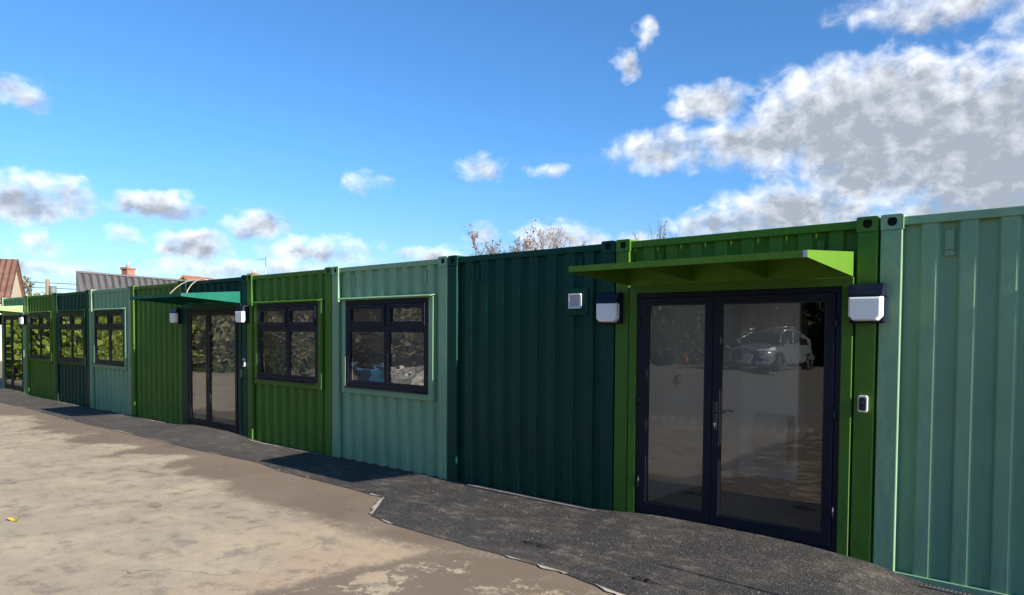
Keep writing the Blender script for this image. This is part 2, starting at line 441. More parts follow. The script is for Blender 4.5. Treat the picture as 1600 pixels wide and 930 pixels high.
def casting_mesh():
    """ISO corner casting, front face at y=0, x 0..w, z 0..h, oval aperture through the front"""
    w, h, d = .162, .118, PD
    N = 40; cx, cz = w/2, h/2+.002
    outer = []; inner = []; back = []
    rc = .014
    for k in range(N):
        t = 2*math.pi*k/N; ct, st = math.cos(t), math.sin(t)
        s = 1/max(abs(ct)/(w/2), abs(st)/(h/2)); ox, oz = ct*s, st*s
        # knock the top corners round
        if oz > h/2-rc and abs(ox) > w/2-rc:
            vx = Vector((abs(ox)-(w/2-rc), oz-(h/2-rc)))
            if vx.length > rc: vx = vx.normalized()*rc
            ox = math.copysign(w/2-rc+vx.x, ox); oz = h/2-rc+vx.y
        outer.append((w/2+ox, h/2+oz))
        # D shaped hole: flatter at the top
        iz = .044*st if st > 0 else .034*st
        inner.append((cx+.037*ct, cz+min(iz, .033)))
    vs = [(x, 0, z) for x, z in outer] + [(x, -.0, z) for x, z in inner] + [(x, .02, z) for x, z in inner] + [(x, d, z) for x, z in outer]
    fs = []
    for i in range(N):
        j = (i+1) % N
        fs += [(i, j, N+j, N+i), (N+i, N+j, 2*N+j, 2*N+i), (i, 3*N+i, 3*N+j, j)]
    fs.append(tuple(3*N+i for i in range(N)))
    return vs, fs
CV, CF = casting_mesh()

def pane(parent, mat, x0, x1, z0, z1, y, bulge=0, nx=18, nz=18):
    m = MB(); vs = []
    for j in range(nz+1):
        for i in range(nx+1):
            u = i/nx*2-1; v = j/nz*2-1
            vs.append((x0+(x1-x0)*i/nx, y + bulge*(1-u*u)*(1-v*v), z0+(z1-z0)*j/nz))
    m.add(vs, [(j*(nx+1)+i, j*(nx+1)+i+1, (j+1)*(nx+1)+i+1, (j+1)*(nx+1)+i) for j in range(nz) for i in range(nx)], True)
    return m.build('pane', mat, parent, fix=False)

def rect_frame(mb, x0, x1, z0, z1, w, y0, y1, wb=None, wt=None):
    wb = wb or w; wt = wt or w
    mb.box(x0, x0+w, y0, y1, z0, z1); mb.box(x1-w, x1, y0, y1, z0, z1)
    mb.box(x0+w, x1-w, y0, y1, z0, z0+wb); mb.box(x0+w, x1-w, y0, y1, z1-wt, z1)

def add_window(c, mat, cx, bulge):
    x0, x1, z0, z1 = cx-.885, cx+.885, 1.015, 2.235
    sr = MB(); a, b = x0-.085, x1+.085
    sr.box(a, x0, -.006, .11, .93, 2.262); sr.box(x1, b, -.006, .11, .93, 2.262)
    sr.box(x0, x1, -.006, .11, .93, z0); sr.box(x0, x1, -.006, .11, z1, 2.262)
    sr.build('window_surround', mat, c, bevel=.004)
    fl = MB(); fl.prism([(.0, 2.2625), (-.022, 2.2625), (-.075, 2.247), (-.080, 2.247), (-.080, 2.254), (-.022, 2.273), (.0, 2.273)], a-.03, b+.03, 'x')
    fl.build('drip_flashing', mat, c)
    f = MB(); rect_frame(f, x0+.003, x1-.003, z0+.003, z1-.003, .062, -.002, .06)
    f.box(x0+.065, x1-.065, .0, .056, 1.825, 1.872)          # transom
    f.box(cx+.008, cx+.062, .002, .054, z0+.066, 1.824); f.box(cx+.008, cx+.062, .002, .054, 1.873, z1-.066)
    # sill nose
    f.prism([(-.006, z0+.012), (-.045, z0+.006), (-.045, z0-.006), (.0, z0-.006), (.0, z0+.012)], x0+.005, x1-.005, 'x')
    fr = f.build('window', FRAME, c, bevel=.004)
    cxm = cx+.035
    for (p0, p1) in ((x0+.066, cxm-.028), (cxm+.028, x1-.066)):
        sa = MB(); rect_frame(sa, p0, p1, 1.874, z1-.067, .062, -.014, .045)
        sa.build('sash', FRAME, fr, bevel=.006)
        tv = MB(); m_ = (p0+p1)/2; tv.box(m_-.16, m_+.16, -.026, -.0145, 2.150, 2.163); tv.build('trickle_vent', BLACKP, fr, bevel=.003)
        pane(fr, GLASSW, p0+.063, p1-.063, 1.937, z1-.13, .018, bulge*.35, 10, 8)
        bd = MB(); rect_frame(bd, p0+.001, p1-.001, z0+.067, 1.8235, .034, .006, .045); bd.build('glazing_bead', FRAME, fr, bevel=.003)
        pane(fr, GLASSW, p0+.036, p1-.036, z0+.102, 1.789, .018, bulge, 22, 22)
    return x0-.07, x1+.07, .94, 2.25

def add_door(c, cmat, cx):
    """steel box frame round a pair of glazed leaves"""
    x0, x1, z0, z1 = cx-.963, cx+.963, .05, 2.19
    fr = MB()
    fr.box(x0-.085, x0, -.012, .14, BOT, 2.262); fr.box(x1, x1+.085, -.012, .14, BOT, 2.262)
    fr.box(x0, x1, -.012, .14, z1, 2.262)
    fr.build('door_surround', cmat, c, bevel=.004)
    d = MB(); rect_frame(d, x0+.003, x1-.003, z0-.03, z1-.003, .045, .0, .07, .035, .045)
    d.box(x0+.003, x1-.003, .004, .09, BOT, z0-.033)
    d = d.build('door_frame', FRAME, c, bevel=.003)
    xm = x0 + .81                                           # meeting stile
    for side, (p0, p1) in enumerate(((x0+.051, xm-.003), (xm+.003, x1-.051))):
        lf = MB(); q0, q1 = z0+.010, z1-.052; st = .072
        rect_frame(lf, p0, p1, q0, q1, st, -.012, .05, .095, .062)
        leaf = lf.build('door_leaf', FRAME, c, bevel=.004)
        gk = MB(); rect_frame(gk, p0+st+.001, p1-st-.001, q0+.096, q1-.063, .010, -.004, .02); gk.build('gasket', RUBBER, leaf)
        pane(leaf, GLASS, p0+st+.002, p1-st-.002, q0+.098, q1-.066, .008, .0006 if side else .0010, 8, 14)
        x = p0+st+.07
        while x < p1-st-.04:
            for zz in (1.61, 1.00):
                dt = MB(); dt.disc((x, zz), .024, .0115, .0125, 18); dt.build('safety_dot', DOTM, leaf)
            x += .105
        for hz in (.35, 1.15, 1.9):
            hb = MB(); xx = p0-.012 if side == 0 else p1+.012
            hb.tube([(xx, -.010, hz-.05), (xx, -.010, hz+.05)], .009, 10); hb.build('hinge', BLACKP, leaf)
    hd = MB()
    hd.box(xm+.020, xm+.056, -.022, -.0125, .93, 1.185)
    hd.tube([(xm+.038, -.02, 1.10), (xm+.038, -.058, 1.10)], .010, 10)
    hd.tube([(xm+.030, -.058, 1.10), (xm+.07, -.060, 1.101), (xm+.165, -.058, 1.103)], .0095, 10)
    h = hd.build('handle', BLACKP, leaf, bevel=.002)
    kc = MB(); kc.disc((xm+.038, .985), .010, -.0255, -.0225, 14); kc.box(xm+.033, xm+.043, -.0252, -.0225, .958, .985); kc.build('key_cylinder', STEEL, leaf)
    return (x0-.07, x1+.07, BOT, 2.25)

def add_canopy(c, mat, cx):
    hw = 1.045; yf = -1.0
    cp = MB()
    # shallow tray: end plates taper from the wall to the front lip
    sec = [(-.016, 2.265), (yf, 2.337), (yf, 2.387), (-.016, 2.460)]
    cp.prism([(-.016, 2.445), (yf+.004, 2.372), (yf+.004, 2.386), (-.016, 2.459)], cx-hw+.006, cx+hw-.006, 'x')   # top skin
    cp.prism(sec, cx+hw-.006, cx+hw, 'x'); cp.prism(sec, cx-hw, cx-hw+.006, 'x')
    cp.box(cx-hw+.006, cx+hw-.006, yf, yf+.004, 2.337, 2.387)
    cp.box(cx-hw+.006, cx+hw-.006, yf+.004, yf+.03, 2.337, 2.341)
    cp.box(cx-hw+.006, cx+hw-.006, -.022, -.016, 2.266, 2.444)
    o = cp.build('canopy', mat, c)
    for i in (-1/3, 1/3):
        rb = MB(); x = cx+hw*i; rb.prism([(-.024, 2.28), (yf+.05, 2.345), (yf+.05, 2.368), (-.024, 2.442)], x-.003, x+.003, 'x'); rb.build('canopy_rib', mat, o)
    for i in range(5):
        bt = MB(); x = cx-hw+.2+i*(2*hw-.4)/4; bt.disc((x, 2.33), .011, -.030, -.0225, 8); bt.build('canopy_bolt', mat, o)
    ct = MB(); ct.box(cx+hw-.030, cx+hw-.0055, yf-.0015, yf-.0002, 2.338, 2.3865); ct.build('corner_trim', simple('bare trim', (.45,.45,.55), .4), o)
    return o

def add_air_vent(c, mat, x, ytop):
    v = MB(); z = 2.49; y = ytop
    v.box(x-.038, x+.038, y-.006, y, z-.105, z+.115)
    v.box(x-.030, x+.030, y-.022, y-.0065, z-.055, z+.09)
    v.prism([(y-.0065, z-.10), (y-.018, z-.098), (y-.0225, z-.060), (y-.0065, z-.060)], x-.034, x+.034, 'x')
    return v.build('air_vent', mat, c, bevel=.002)

YO, YI = .022, .068
def container(k, mat, label, kind, **kw):
    x1 = -S*k - .0085; x0 = x1 - CW
    c = empty('shipping_container', ((x0+x1)/2, 0, 0), 0, label, 'shipping container', 'green shipping container units joined in a row')
    X0, X1 = -CW/2, CW/2
    # posts + castings
    pw = .155
    for a, b in ((X0, X0+pw), (X1-pw, X1)):
        p = MB(); p.box(a, b, 0, .060 if kind != 'door' else .10, BOT, TOP-.1185); p.build('corner_post', mat, c, bevel=.008)
    for a in (X0, X1-.162):
        m = MB(); m.add([(a+x, y-.004, TOP-.118+z) for x, y, z in CV], CF); o = m.build('corner_casting', mat, c)
        m = MB(); m.box(a+.02, a+.142, .018, .10, TOP-.10, TOP-.02); m.build('casting_pocket', VOID, o)
    r = MB(); r.box(X0+.163, X1-.163, .012 if kind != 'door' else .02, .09, TOP-.088, TOP-.022); r.build('top_rail', mat, c, bevel=.006)
    r = MB(); r.box(X0+pw+.001, X1-pw-.001, .004 if kind != 'door' else .07, .09, BOT, -.035); r.build('bottom_rail', mat, c, bevel=.004)
    yo, yi = (YO, YI) if kind != 'door' else (.05, .095)
    prof = profile(X0+pw-.01, X1-pw+.01, yo, yi)
    z0, z1 = -.034, TOP-.089
    pm = MB()
    if kind == 'plain': sheet(pm, prof, z0, z1); hole = None
    else:
        hole = add_window(c, mat, .0, kw.get('bulge', 0)) if kind == 'window' else add_door(c, mat, 0)
        if kind == 'door': sheet(pm, clip(prof, hole[0], hole[1]), hole[3], z1)
        else:
            sheet(pm, clip(prof, hole[0], hole[1]), hole[3], z1); sheet(pm, clip(prof, hole[0], hole[1]), z0, hole[2])
        sheet(pm, clip(prof, -9, hole[0]), z0, z1); sheet(pm, clip(prof, hole[1], 9), z0, z1)
    pm.build('end_panel', mat, c)
    # container shell behind the end wall
    sh = MB(); sh.box(X0+.004, X0+.044, .19, DEPTH, BOT, TOP-.03); sh.box(X1-.044, X1-.004, .19, DEPTH, BOT, TOP-.03); sh.box(X0+.045, X1-.045, DEPTH-.05, DEPTH, BOT, TOP-.03)
    sh.build('side_wall', mat, c)
    rf = MB(); nrf = 24
    for i in range(nrf if kind == 'plain' else 0):
        y = .10 + (DEPTH-.1)*i/nrf; rf.box(X0+.05, X1-.05, y, y+(DEPTH-.1)/nrf*.55, TOP-.05, TOP-.026)
    if kind == 'plain': rf.box(X0+.045, X1-.045, .095, DEPTH-.052, TOP-.075, TOP-.052); rf.build('roof', mat, c)
    if kind != 'plain':
        room = MB(); a, b, y0, y1 = X0+.10, X1-.10, .20, kw.get('room', 2.7)
        room.box(a-.02, a, .15, y1, .03, 2.45); room.box(b, b+.02, .15, y1, .03, 2.45)
        if kind == 'door':
            room.box(a, a+.72, y1, y1+.05, .03, 2.45); room.box(a+.72, b, y1+2.2, y1+2.24, .03, 2.45); room.box(a-.02, a, y1+.06, y1+2.2, .03, 2.45); room.box(b, b+.02, y1+.001, y1+2.2, .03, 2.45)
        else: room.box(a, b, y1, y1+.03, .03, 2.45)
        # reveals either side of the opening
        room.box(X0+.10, hole[0]+.03, .145, .17, .03, 2.44); room.box(hole[1]-.03, X1-.10, .145, .17, .03, 2.44)
        if kind == 'window': room.box(hole[0]+.03, hole[1]-.03, .145, .17, .03, .99)
        room.box(hole[0]+.03, hole[1]-.03, .145, .17, 2.25, 2.44)
        room.build('lining', PLASTER, c)
        ye = y1+2.2 if kind == 'door' else y1
        def slab(mb, xa, xb, ya, yb, za, zb):
            mb.box(xa, -.75, ya, yb, za, zb); mb.box(.75, xb, ya, yb, za, zb); mb.box(-.75, .75, ya, .55, za, zb); mb.box(-.75, .75, 2.25, yb, za, zb)
        ce = MB(); slab(ce, a, b, .172, ye, 2.452, 2.47); ce.build('ceiling', CEILM, c)
        slab(rf, X0+.045, X1-.045, .095, DEPTH-.052, TOP-.075, TOP-.052); rf.build('roof', mat, c)
        rl = MB(); rl.box(-.76, .76, .54, 2.26, TOP-.050, TOP-.035); rl.build('added_rooflight', FILL_DOOR if kind == 'door' else FILL_WIN, c)  # roof panel added to let fill light into the room behind the glass
        up = MB(); up.box(-.77, -.751, .55, 2.25, 2.471, TOP-.076); up.box(.751, .77, .55, 2.25, 2.471, TOP-.076); up.box(-.75, .75, .531, .549, 2.471, TOP-.076); up.box(-.75, .75, 2.251, 2.27, 2.471, TOP-.076); up.build('added_upstand', PLASTER, c)  # sides of the added roof opening
        fl = MB(); fl.box(a, b, .15, y1+2.2 if kind == 'door' else y1, -.02, .028); fl.build('floor', FLOORM, c)
    # pressed air vents near the top of the end wall
    centre = 0; kk = int((X1-X0-2*pw+.02-.04)//PERIOD); st = -kk*PERIOD/2
    for i in kw.get('vents', (1, kk-1)):
        add_air_vent(c, mat, st+i*PERIOD, yi)
    return c

A = container(-1, SAGE, 'sage green container end without openings at the right edge of the photo', 'plain')
B = container(0, GREEN, 'green container with the large glazed double door and lime canopy, beside a navy topped lamp', 'door')
C_ = container(1, DARK, 'dark green corrugated container without windows, with a small white square vent', 'plain')
D = container(2, SAGE, 'sage green container with a window mirroring blue and pale shapes', 'window', bulge=.0030)
E_ = container(3, GREEN, 'mid green container with a window, between teal canopied door and sage window unit', 'window', bulge=.0024)
F = container(4, DARK, 'dark green container with a glazed double door under a teal canopy', 'door')
G_ = container(5, GREEN, 'mid green corrugated container without openings, left of the teal canopied door', 'plain')
H = container(6, SAGE, 'sage green container with a window, next to the green unit without openings', 'window', bulge=-.0005)
I_ = container(7, DARK, 'dark green container with a window reflecting yellow green bushes', 'window', bulge=-.0004)
J_ = container(8, GREEN, 'mid green container with a small far window beside the pale canopied door', 'window', bulge=-.0004)
K_ = container(9, SAGE, 'sage green container with a door and pale canopy at the left edge of the photo', 'door')
add_canopy(B, LIME_C, 0); add_canopy(F, TEAL_C, 0); add_canopy(K_, PALE_C, 0)

# vent grille on its blanking plate (part of the dark unit)
vx = -2.95 - C_.location.x
vp = MB(); vp.box(vx-.155, vx+.155, .010, .0215, 1.985, 2.270); o = vp.build('vent_plate', DARK, C_, bevel=.003)
vg = MB(); rect_frame(vg, vx-.078, vx+.078, 2.055, 2.21, .018, -.022, .0095)
vg.box(vx-.060, vx+.060, .0, .009, 2.073, 2.192)
vg2 = vg.build('vent_grille', WHITEP, C_, bevel=.003)
sl = MB()
for i in range(9):
    z = 2.078+i*.0128; sl.prism([(-.002, z), (-.016, z-.004), (-.016, z-.001), (-.002, z+.007)], vx-.059, vx+.059, 'x')
sl.build('louvre', WHITEP, vg2)

# ------------------------------------------------------------------ wall lights
def wall_light(x, z, y, label):
    L = empty('wall_light', (x, y, z), 0, label, 'wall light', 'bulkhead lamps beside the doors')
    w = .128; b = MB()
    sec = [(0, -.150), (-.055, -.153), (-.070, -.140), (-.070, .056), (-.116, .058), (-.119, .066), (-.080, .146), (-.068, .152), (0, .152)]
    b.prism(sec, -w, w, 'x'); b.build('housing', NAVYP, L, bevel=.016)
    d = MB(); a = w-.003
    poly = [(-a, .052), (-a, -.100), (-a+.035, -.138), (a-.035, -.138), (a, -.100), (a, .052)]
    n = len(poly); vs = [(px, -.066, pz) for px, pz in poly] + [(px*.97, -.112, pz*.97+.001) for px, pz in poly] + [(px*.90, -.124, -.045+(pz+.045)*.9) for px, pz in poly]
    fs = [(i, (i+1) % n, n+(i+1) % n, n+i) for i in range(n)] + [(n+i, n+(i+1) % n, 2*n+(i+1) % n, 2*n+i) for i in range(n)] + [tuple(2*n+i for i in range(n))]
    d.add(vs, fs); d.build('diffuser', OPAL, L, bevel=.008)
    for sx in (-.085, .085):
        sc_ = MB(); sc_.disc((sx, -.128), .006, -.0745, -.0665, 10); sc_.build('screw', STEEL, L)
    fl_ = MB(); fl_.box(-.112, .112, -.030, .003, .151, .158); fl_.build('top_lip', NAVYP, L)
    g_ = MB(); g_.tube([(w-.001, -.045, .055), (w+.022, -.045, .055)], .008, 10); g_.build('cable_gland', BLACKP, L)
    return L
wall_light(-.062, 2.045, -.002, 'black and white bulkhead lamp right of the large glazed door')
wall_light(-2.478, 2.045, -.002, 'navy topped lamp between the white square vent and the large glazed door')
wall_light(-12.40, 2.07, -.002, 'bulkhead lamp left of the door under the teal canopy')
wall_light(-9.86, 2.07, -.002, 'bulkhead lamp right of the door under the teal canopy')
wall_light(-22.16, 2.07, -.002, 'far bulkhead lamp just right of the pale canopied door')
wall_light(-24.62, 2.07, -.002, 'farthest bulkhead lamp, cut by the left edge of the photo')

def keypad(x, z, label):
    k = empty('door_entry_unit', (x, -.002, z), 0, label, 'door entry unit', 'door entry units on the posts')
    m = MB(); m.prism([(-.036,-.055),(-.026,-.066),(.026,-.066),(.036,-.055),(.036,.055),(.026,.066),(-.026,.066),(-.036,.055)], -.022, 0, 'y'); m.build('housing', WHITEP, k, bevel=.003)
    m = MB(); m.prism([(-.027,-.040),(-.019,-.052),(.019,-.052),(.027,-.040),(.027,.040),(.019,.052),(-.019,.052),(-.027,.040)], -.030, -.0225, 'y'); m.build('faceplate', BLACKP, k, bevel=.004)
    m = MB(); m.disc((0, .012), .012, -.0335, -.0305, 16); m.build('button', simple('dark button', (.03,.03,.035), .3), k)
keypad(-.088, 1.255, 'small white edged black entry unit on the green post beside the large door')
keypad(-9.90, 1.262, 'small entry unit on the post beside the teal canopied door')

# things inside the big door's lobby
bx = B.location.x
h = empty('wall_heater', (bx-.62, 2.6, .55), 0, 'white heater with a slatted grille seen through the large glazed door', 'heater')
m = MB(); m.box(-.20, .20, -.18, .08, -.30, .28); m.build('casing', simple('heater casing', (.42,.42,.40), .5), h, bevel=.01)
m = MB()
for i in range(9): m.box(-.19, .19, -.19, -.181, .03+i*.025, .044+i*.025)
m.box(-.20, -.19, -.19, -.181, .02, .26); m.box(.19, .20, -.19, -.181, .02, .26)
m.build('grille', GRILLE, h)
cpnt = empty('fire_call_point', (bx-1.108, 1.05, 1.30), 0, 'small red call point on the lobby wall behind the large glazed door', 'call point')
m = MB(); m.box(0, .03, -.05, .05, -.05, .05); m.build('housing', REDP, cpnt, bevel=.004)
m = MB(); m.box(.0305, .034, -.03, .03, -.03, .03); m.build('break_glass', WHITEP, cpnt)
fx = F.location.x
h = empty('storage_box', (fx+.35, 1.0, .03), 0, 'dark box on the floor inside the teal canopied door', 'box')
m = MB(); m.box(-.22, .22, -.15, .15, 0, .34); m.build('body', BLACKP, h, bevel=.03); m = MB(); m.tube([(-.1,0,.34),(-.1,0,.42),(.1,0,.42),(.1,0,.34)], .012); m.build('handle', BLACKP, h)

# ------------------------------------------------------------------ drains
def drain(x0, x1, y, label):
    d = empty('channel_drain', ((x0+x1)/2, y, gz((x0+x1)/2, y)+.012), 0, label, 'drain', 'channel drains at the wall foot')
    L = (x1-x0)/2; m = MB(); rect_frame(m, -L, L, -.05, .05, .008, -.012, .012)
    m.v = [(x, z, yy) for x, yy, z in m.v]; m.build('channel_edge', GALV, d)
    m = MB(); k = int(L*2/.028)
    for i in range(k): m.box(-L+.012+i*.028, -L+.028+i*.028, -.041, .041, -.006, .009)
    m.build('grating', GALV, d); d.scale = (1, .62, 1)
    m = MB(); m.box(-L+.008, L-.008, -.042, .042, -.012, -.0065); m.build('channel_bottom', VOID, d)
drain(-4.45, -2.62, -.075, 'pale slotted channel drain at the foot of the dark windowless container')
drain(.13, 3.4, -.085, 'slotted channel drain at the foot of the sage container on the right')

# ------------------------------------------------------------------ small things on the ground
leafm = simple('yellow leaf', (.55,.36,.03), .6, var=.2)
m = MB(); vs = []; N = 14
for k in range(N):
    t = 2*math.pi*k/N; r = .045*(1+.35*math.cos(3*t)); vs.append((r*math.cos(t)*1.5, r*math.sin(t), .012+.012*math.sin(2*t)))
vs.append((0,0,.004)); m.add(vs, [(k, (k+1) % N, N) for k in range(N)]); m.tube([(.06,0,.006),(.11,.01,.012)], .002, 5)
tag(m.build('fallen_leaf', leafm, loc=(-6.44,-4.18,gz(-6.4,-4.2)+.004)), 'yellow fallen leaf lying alone on the pale concrete', 'leaf')
clod = simple('dark mud', (.020,.016,.013), .8, bump=(80, .8, .01))
def clump(x, y, label, s):
    m = MB(); rg = random.Random(int(x*100)); vs = []; N = 28
    for j, (rr, zz) in enumerate(((1, .001), (.75, .010), (.4, .018))):
        for k in range(N):
            t = 2*math.pi*k/N; q = rr*(1+.35*math.sin(2*t+1)+.2*math.sin(5*t)+rg.uniform(-.15,.15)); vs.append((q*s*math.cos(t)*1.6, q*s*.5*math.sin(t), zz*(1+rg.uniform(-.4,.5))))
    vs.append((0,0,.014))
    fs = [(j*N+k, j*N+(k+1) % N, (j+1)*N+(k+1) % N, (j+1)*N+k) for j in range(2) for k in range(N)] + [(2*N+k, 2*N+(k+1) % N, 3*N) for k in range(N)]
    m.add(vs, fs); tag(m.build('mud_clod', clod, loc=(x, y, gz(x, y)+.007)), label, 'mud', 'dark mud clods on the tarmac')
clump(-2.27, -1.39, 'dark mud clod on tarmac near the concrete edge, left of the other one', .085)
clump(-1.12, -1.54, 'dark mud clod on tarmac in front of the large glazed door', .06)
stone = simple('white grit stone', (.62,.60,.56), .7)
m = MB(); rg = random.Random(5)
for i in range(46):
    x = rg.uniform(-5, .3); y = rg.uniform(-1.75, -.2); r = rg.uniform(.002, .0052); z = gz(x, y)+bump_z(x, y)+.006
    vs = [(x+r*math.cos(a)*rg.uniform(.7,1.2), y+r*math.sin(a)*rg.uniform(.7,1.2), z) for a in [k*math.pi*2/5 for k in range(5)]] + [(x, y, z+r)]
    m.add(vs, [(k, (k+1) % 5, 5) for k in range(5)])
tag(m.build('grit', stone), 'white grit scattered over the dark tarmac strip', 'grit', kind='stuff')

# rope over the teal canopy
rope = simple('pale rope', (.46,.37,.29), .8)
m = MB()
def arc(P0, P1, P2, n=14): return [tuple((1-t_)**2*Vector(P0)+2*t_*(1-t_)*Vector(P1)+t_*t_*Vector(P2)) for t_ in [i/n for i in range(n+1)]]
m.tube(arc((-12.0,-.35,2.445), (-11.85,-.12,2.80), (-11.45,.12,2.722)), .009, 6)
m.tube(arc((-11.62,-.20,2.46), (-11.68,-.05,2.82), (-11.15,.14,2.722)), .009, 6)
tag(m.build('rope', rope), 'pale rope looped over the teal canopy up to the roof', 'rope')

# slim leaning pole added unseen past the right edge to throw a shade line
m = MB(); m.tube([(4.6,-1.28,-.05),(2.9,-1.18,1.78)], .013, 10); 
tag(m.build('shadow_pole', simple('worn steel pole', (.3,.3,.3), .5, .6)), 'thin leaning steel pole added out of frame to cast a line of shade on the tarmac', 'pole')

# ------------------------------------------------------------------ houses behind
def ribbed_roof_mat(name, col, per, bump=.03, tile=0):
    m, t, b = newmat(name)
    tc = t.new('ShaderNodeTexCoord').outputs['Object']; sp = t.new('ShaderNodeSeparateXYZ'); t.link(tc, sp.inputs[0])
    w = t.math('SINE', t.math('MULTIPLY', sp.outputs[0], 2*math.pi/per))
    n = t.noise(tc, 1.2, 6)
    c = t.mix(t.step(n, .3, .7), tuple(x*.75 for x in col), tuple(x*1.25 for x in col))
    h = w
    if tile:
        fr = t.math('FRACT', t.math('MULTIPLY', sp.outputs[2], 1/tile)); h = t.math('ADD', w, t.math('MULTIPLY', fr, -2.0))
        vo = t.new('ShaderNodeTexWhiteNoise'); fl = t.new('ShaderNodeVectorMath', operation='FLOOR'); t.link(t.mapping(tc, (1/per, 1, 1/tile)), fl.inputs[0]); t.link(fl.outputs[0], vo.inputs[0])
        c = t.mix(t.math('MULTIPLY', vo.outputs[0], .5), c, tuple(x*.55 for x in col))
    t.link(c, b.inputs['Base Color']); b.inputs['Roughness'].default_value = .75
    t.link(t.bump(h, 1, bump), b.inputs['Normal'])
    return m
def brick_mat():
    m, t, b = newmat('red brick'); tc = t.new('ShaderNodeTexCoord').outputs['Object']
    br = t.new('ShaderNodeTexBrick'); t.link(t.mapping(tc, (1,1,1), (0,0,0), (R(90),0,0)), br.inputs['Vector'])
    br.inputs['Color1'].default_value = (.33,.11,.06,1); br.inputs['Color2'].default_value = (.22,.075,.045,1); br.inputs['Mortar'].default_value = (.4,.36,.3,1)
    br.inputs['Scale'].default_value = 4.5; br.inputs['Mortar Size'].default_value = .015
    t.link(br.outputs[0], b.inputs['Base Color']); b.inputs['Roughness'].default_value = .85
    return m
BRICK = brick_mat(); CREAM = simple('cream render', (.62,.52,.36), .85, var=.05); CONC = simple('grey concrete', (.35,.34,.32), .8, var=.2)
TERRA = simple('chimney pot', (.42,.18,.09), .8)
def house(name, label, loc, rz, L, W, eave, ridge, roofmat, wallmat, overhang=.3):
    """ridge along local x"""
    o = empty(name, loc, rz, label, 'house')
    w = MB(); w.prism([(-W/2, 0), (W/2, 0), (W/2, eave), (0, ridge-.15), (-W/2, eave)], -L/2, L/2, 'x'); w.build('wall', wallmat, o)
    r = MB(); e = eave-.12; hw = W/2+overhang; sl = (ridge-eave)/(W/2)
    for s in (-1, 1):
        zE = eave - overhang*sl
        r.prism([(0, ridge), (s*hw, zE), (s*hw, zE+.16), (0, ridge+.16)], -L/2-overhang, L/2+overhang, 'x')
    ro = r.build('roof', roofmat, o)
    return o, ro
def chimney(par, x, y, z0, z1, w=.6, pots=2):
    m = MB(); m.box(x-w/2, x+w/2, y-w/2, y+w/2, z0, z1-.12); m.box(x-w/2-.06, x+w/2+.06, y-w/2-.06, y+w/2+.06, z1-.118, z1); c = m.build('chimney', BRICK, par)
    for i in range(pots):
        m = MB(); xx = x+(i-(pots-1)/2)*.26; m.tube([(xx, y, z1+.001), (xx, y, z1+.22), (xx, y, z1+.36)], .10, 12, .075); m.build('chimney_pot', CONC, par)
# brown tiled house at far left: ridge runs away to the left, cream gable towards us
tile_b = ribbed_roof_mat('brown pantile', (.20,.10,.065), .30, .05, .34)
ho, ro = house('tiled_house', 'cream rendered house with a steep brown tiled roof at the far left', (-52.6, 3.3, -.1), R(66.5), 8.0, 5.2, 3.6, 6.0, tile_b, CREAM, .2)
b2 = MB(); b2.box(-.1, .1, -2.6, 2.6, 0, .01)
# long building clad in charcoal ribbed metal
rib = ribbed_roof_mat('charcoal ribbed metal', (.060,.057,.058), .42, .05)
def shear(mb): mb.v = [(x+.7*y, y, z) for x, y, z in mb.v]
gr = empty('metal_clad_building', (-41.35, 7.4, 0), math.atan2(10.8, -3.3), 'long building with charcoal ribbed metal roof and a brick chimney', 'building')
m = MB(); m.box(0, 22, -.6, 5, -.1, 2.58); shear(m); m.build('wall', CONC, gr)
m = MB(); m.prism([(.75, 2.6), (.75, 2.72), (0, 4.86), (-.12, 4.86), (-5.2, 2.9), (-5.2, 2.6)], -.1, 22, 'x')
# real standing ribs
m.v = [(x, -y, z) for x, y, z in m.v]; shear(m)
rfo = m.build('roof', rib, gr)
rs = MB()
for i in range(53):
    x = -.08+i*.42; a = (.765, 2.70); b_ = (.015, 4.85); rs.prism([(a[0], a[1]), (a[0]+.035, a[1]+.012), (b_[0]+.035, b_[1]+.012), b_], x, x+.09, 'x')
rs.v = [(x, -y, z) for x, y, z in rs.v]; shear(rs); o = rs.build('standing_seams', rib, gr); tag(o, kind='stuff')
rd = MB(); rd.prism([(.10, 4.80), (.10, 4.88), (-.25, 4.92), (-.25, 4.82)], -.12, 22, 'x'); rd.v = [(x, -y, z) for x, y, z in rd.v]; shear(rd); rd.build('ridge_cap', simple('ridge cap grey', (.12,.12,.125), .6), gr)
chimney(gr, 4.5, 2.0, 4.0, 5.50, .50, 1)
# terracotta roofed house beyond, with chimney and aerial
tile_t = ribbed_roof_mat('terracotta pantile', (.40,.16,.075), .30, .05, .34)
h2, _ = house('terracotta_house', 'brick house with terracotta tiled roof behind the teal canopied unit', (-52.0, 21.2, -.1), R(115), 9.5, 6, 3.0, 5.62, tile_t, BRICK, .2)
chimney(h2, 4.2, .9, 4.6, 6.6, .62, 2)
an = empty('tv_aerial', (-53.9, 25.3, 5.6), 0, 'thin television aerial on a mast behind the containers', 'aerial')
m = MB(); m.tube([(0,0,-.6),(0,0,2.25)], .03, 6); m.build('mast', STEEL, an)
m = MB(); m.tube([(-.35,-.45,2.08),(.35,.45,2.08)], .018, 5)
for i in range(5):
    f = -1+i*.5; m.tube([(f*.35+.14, f*.45-.11, 2.08), (f*.35-.14, f*.45+.11, 2.08)], .01, 5)
m.build('antenna', STEEL, an)

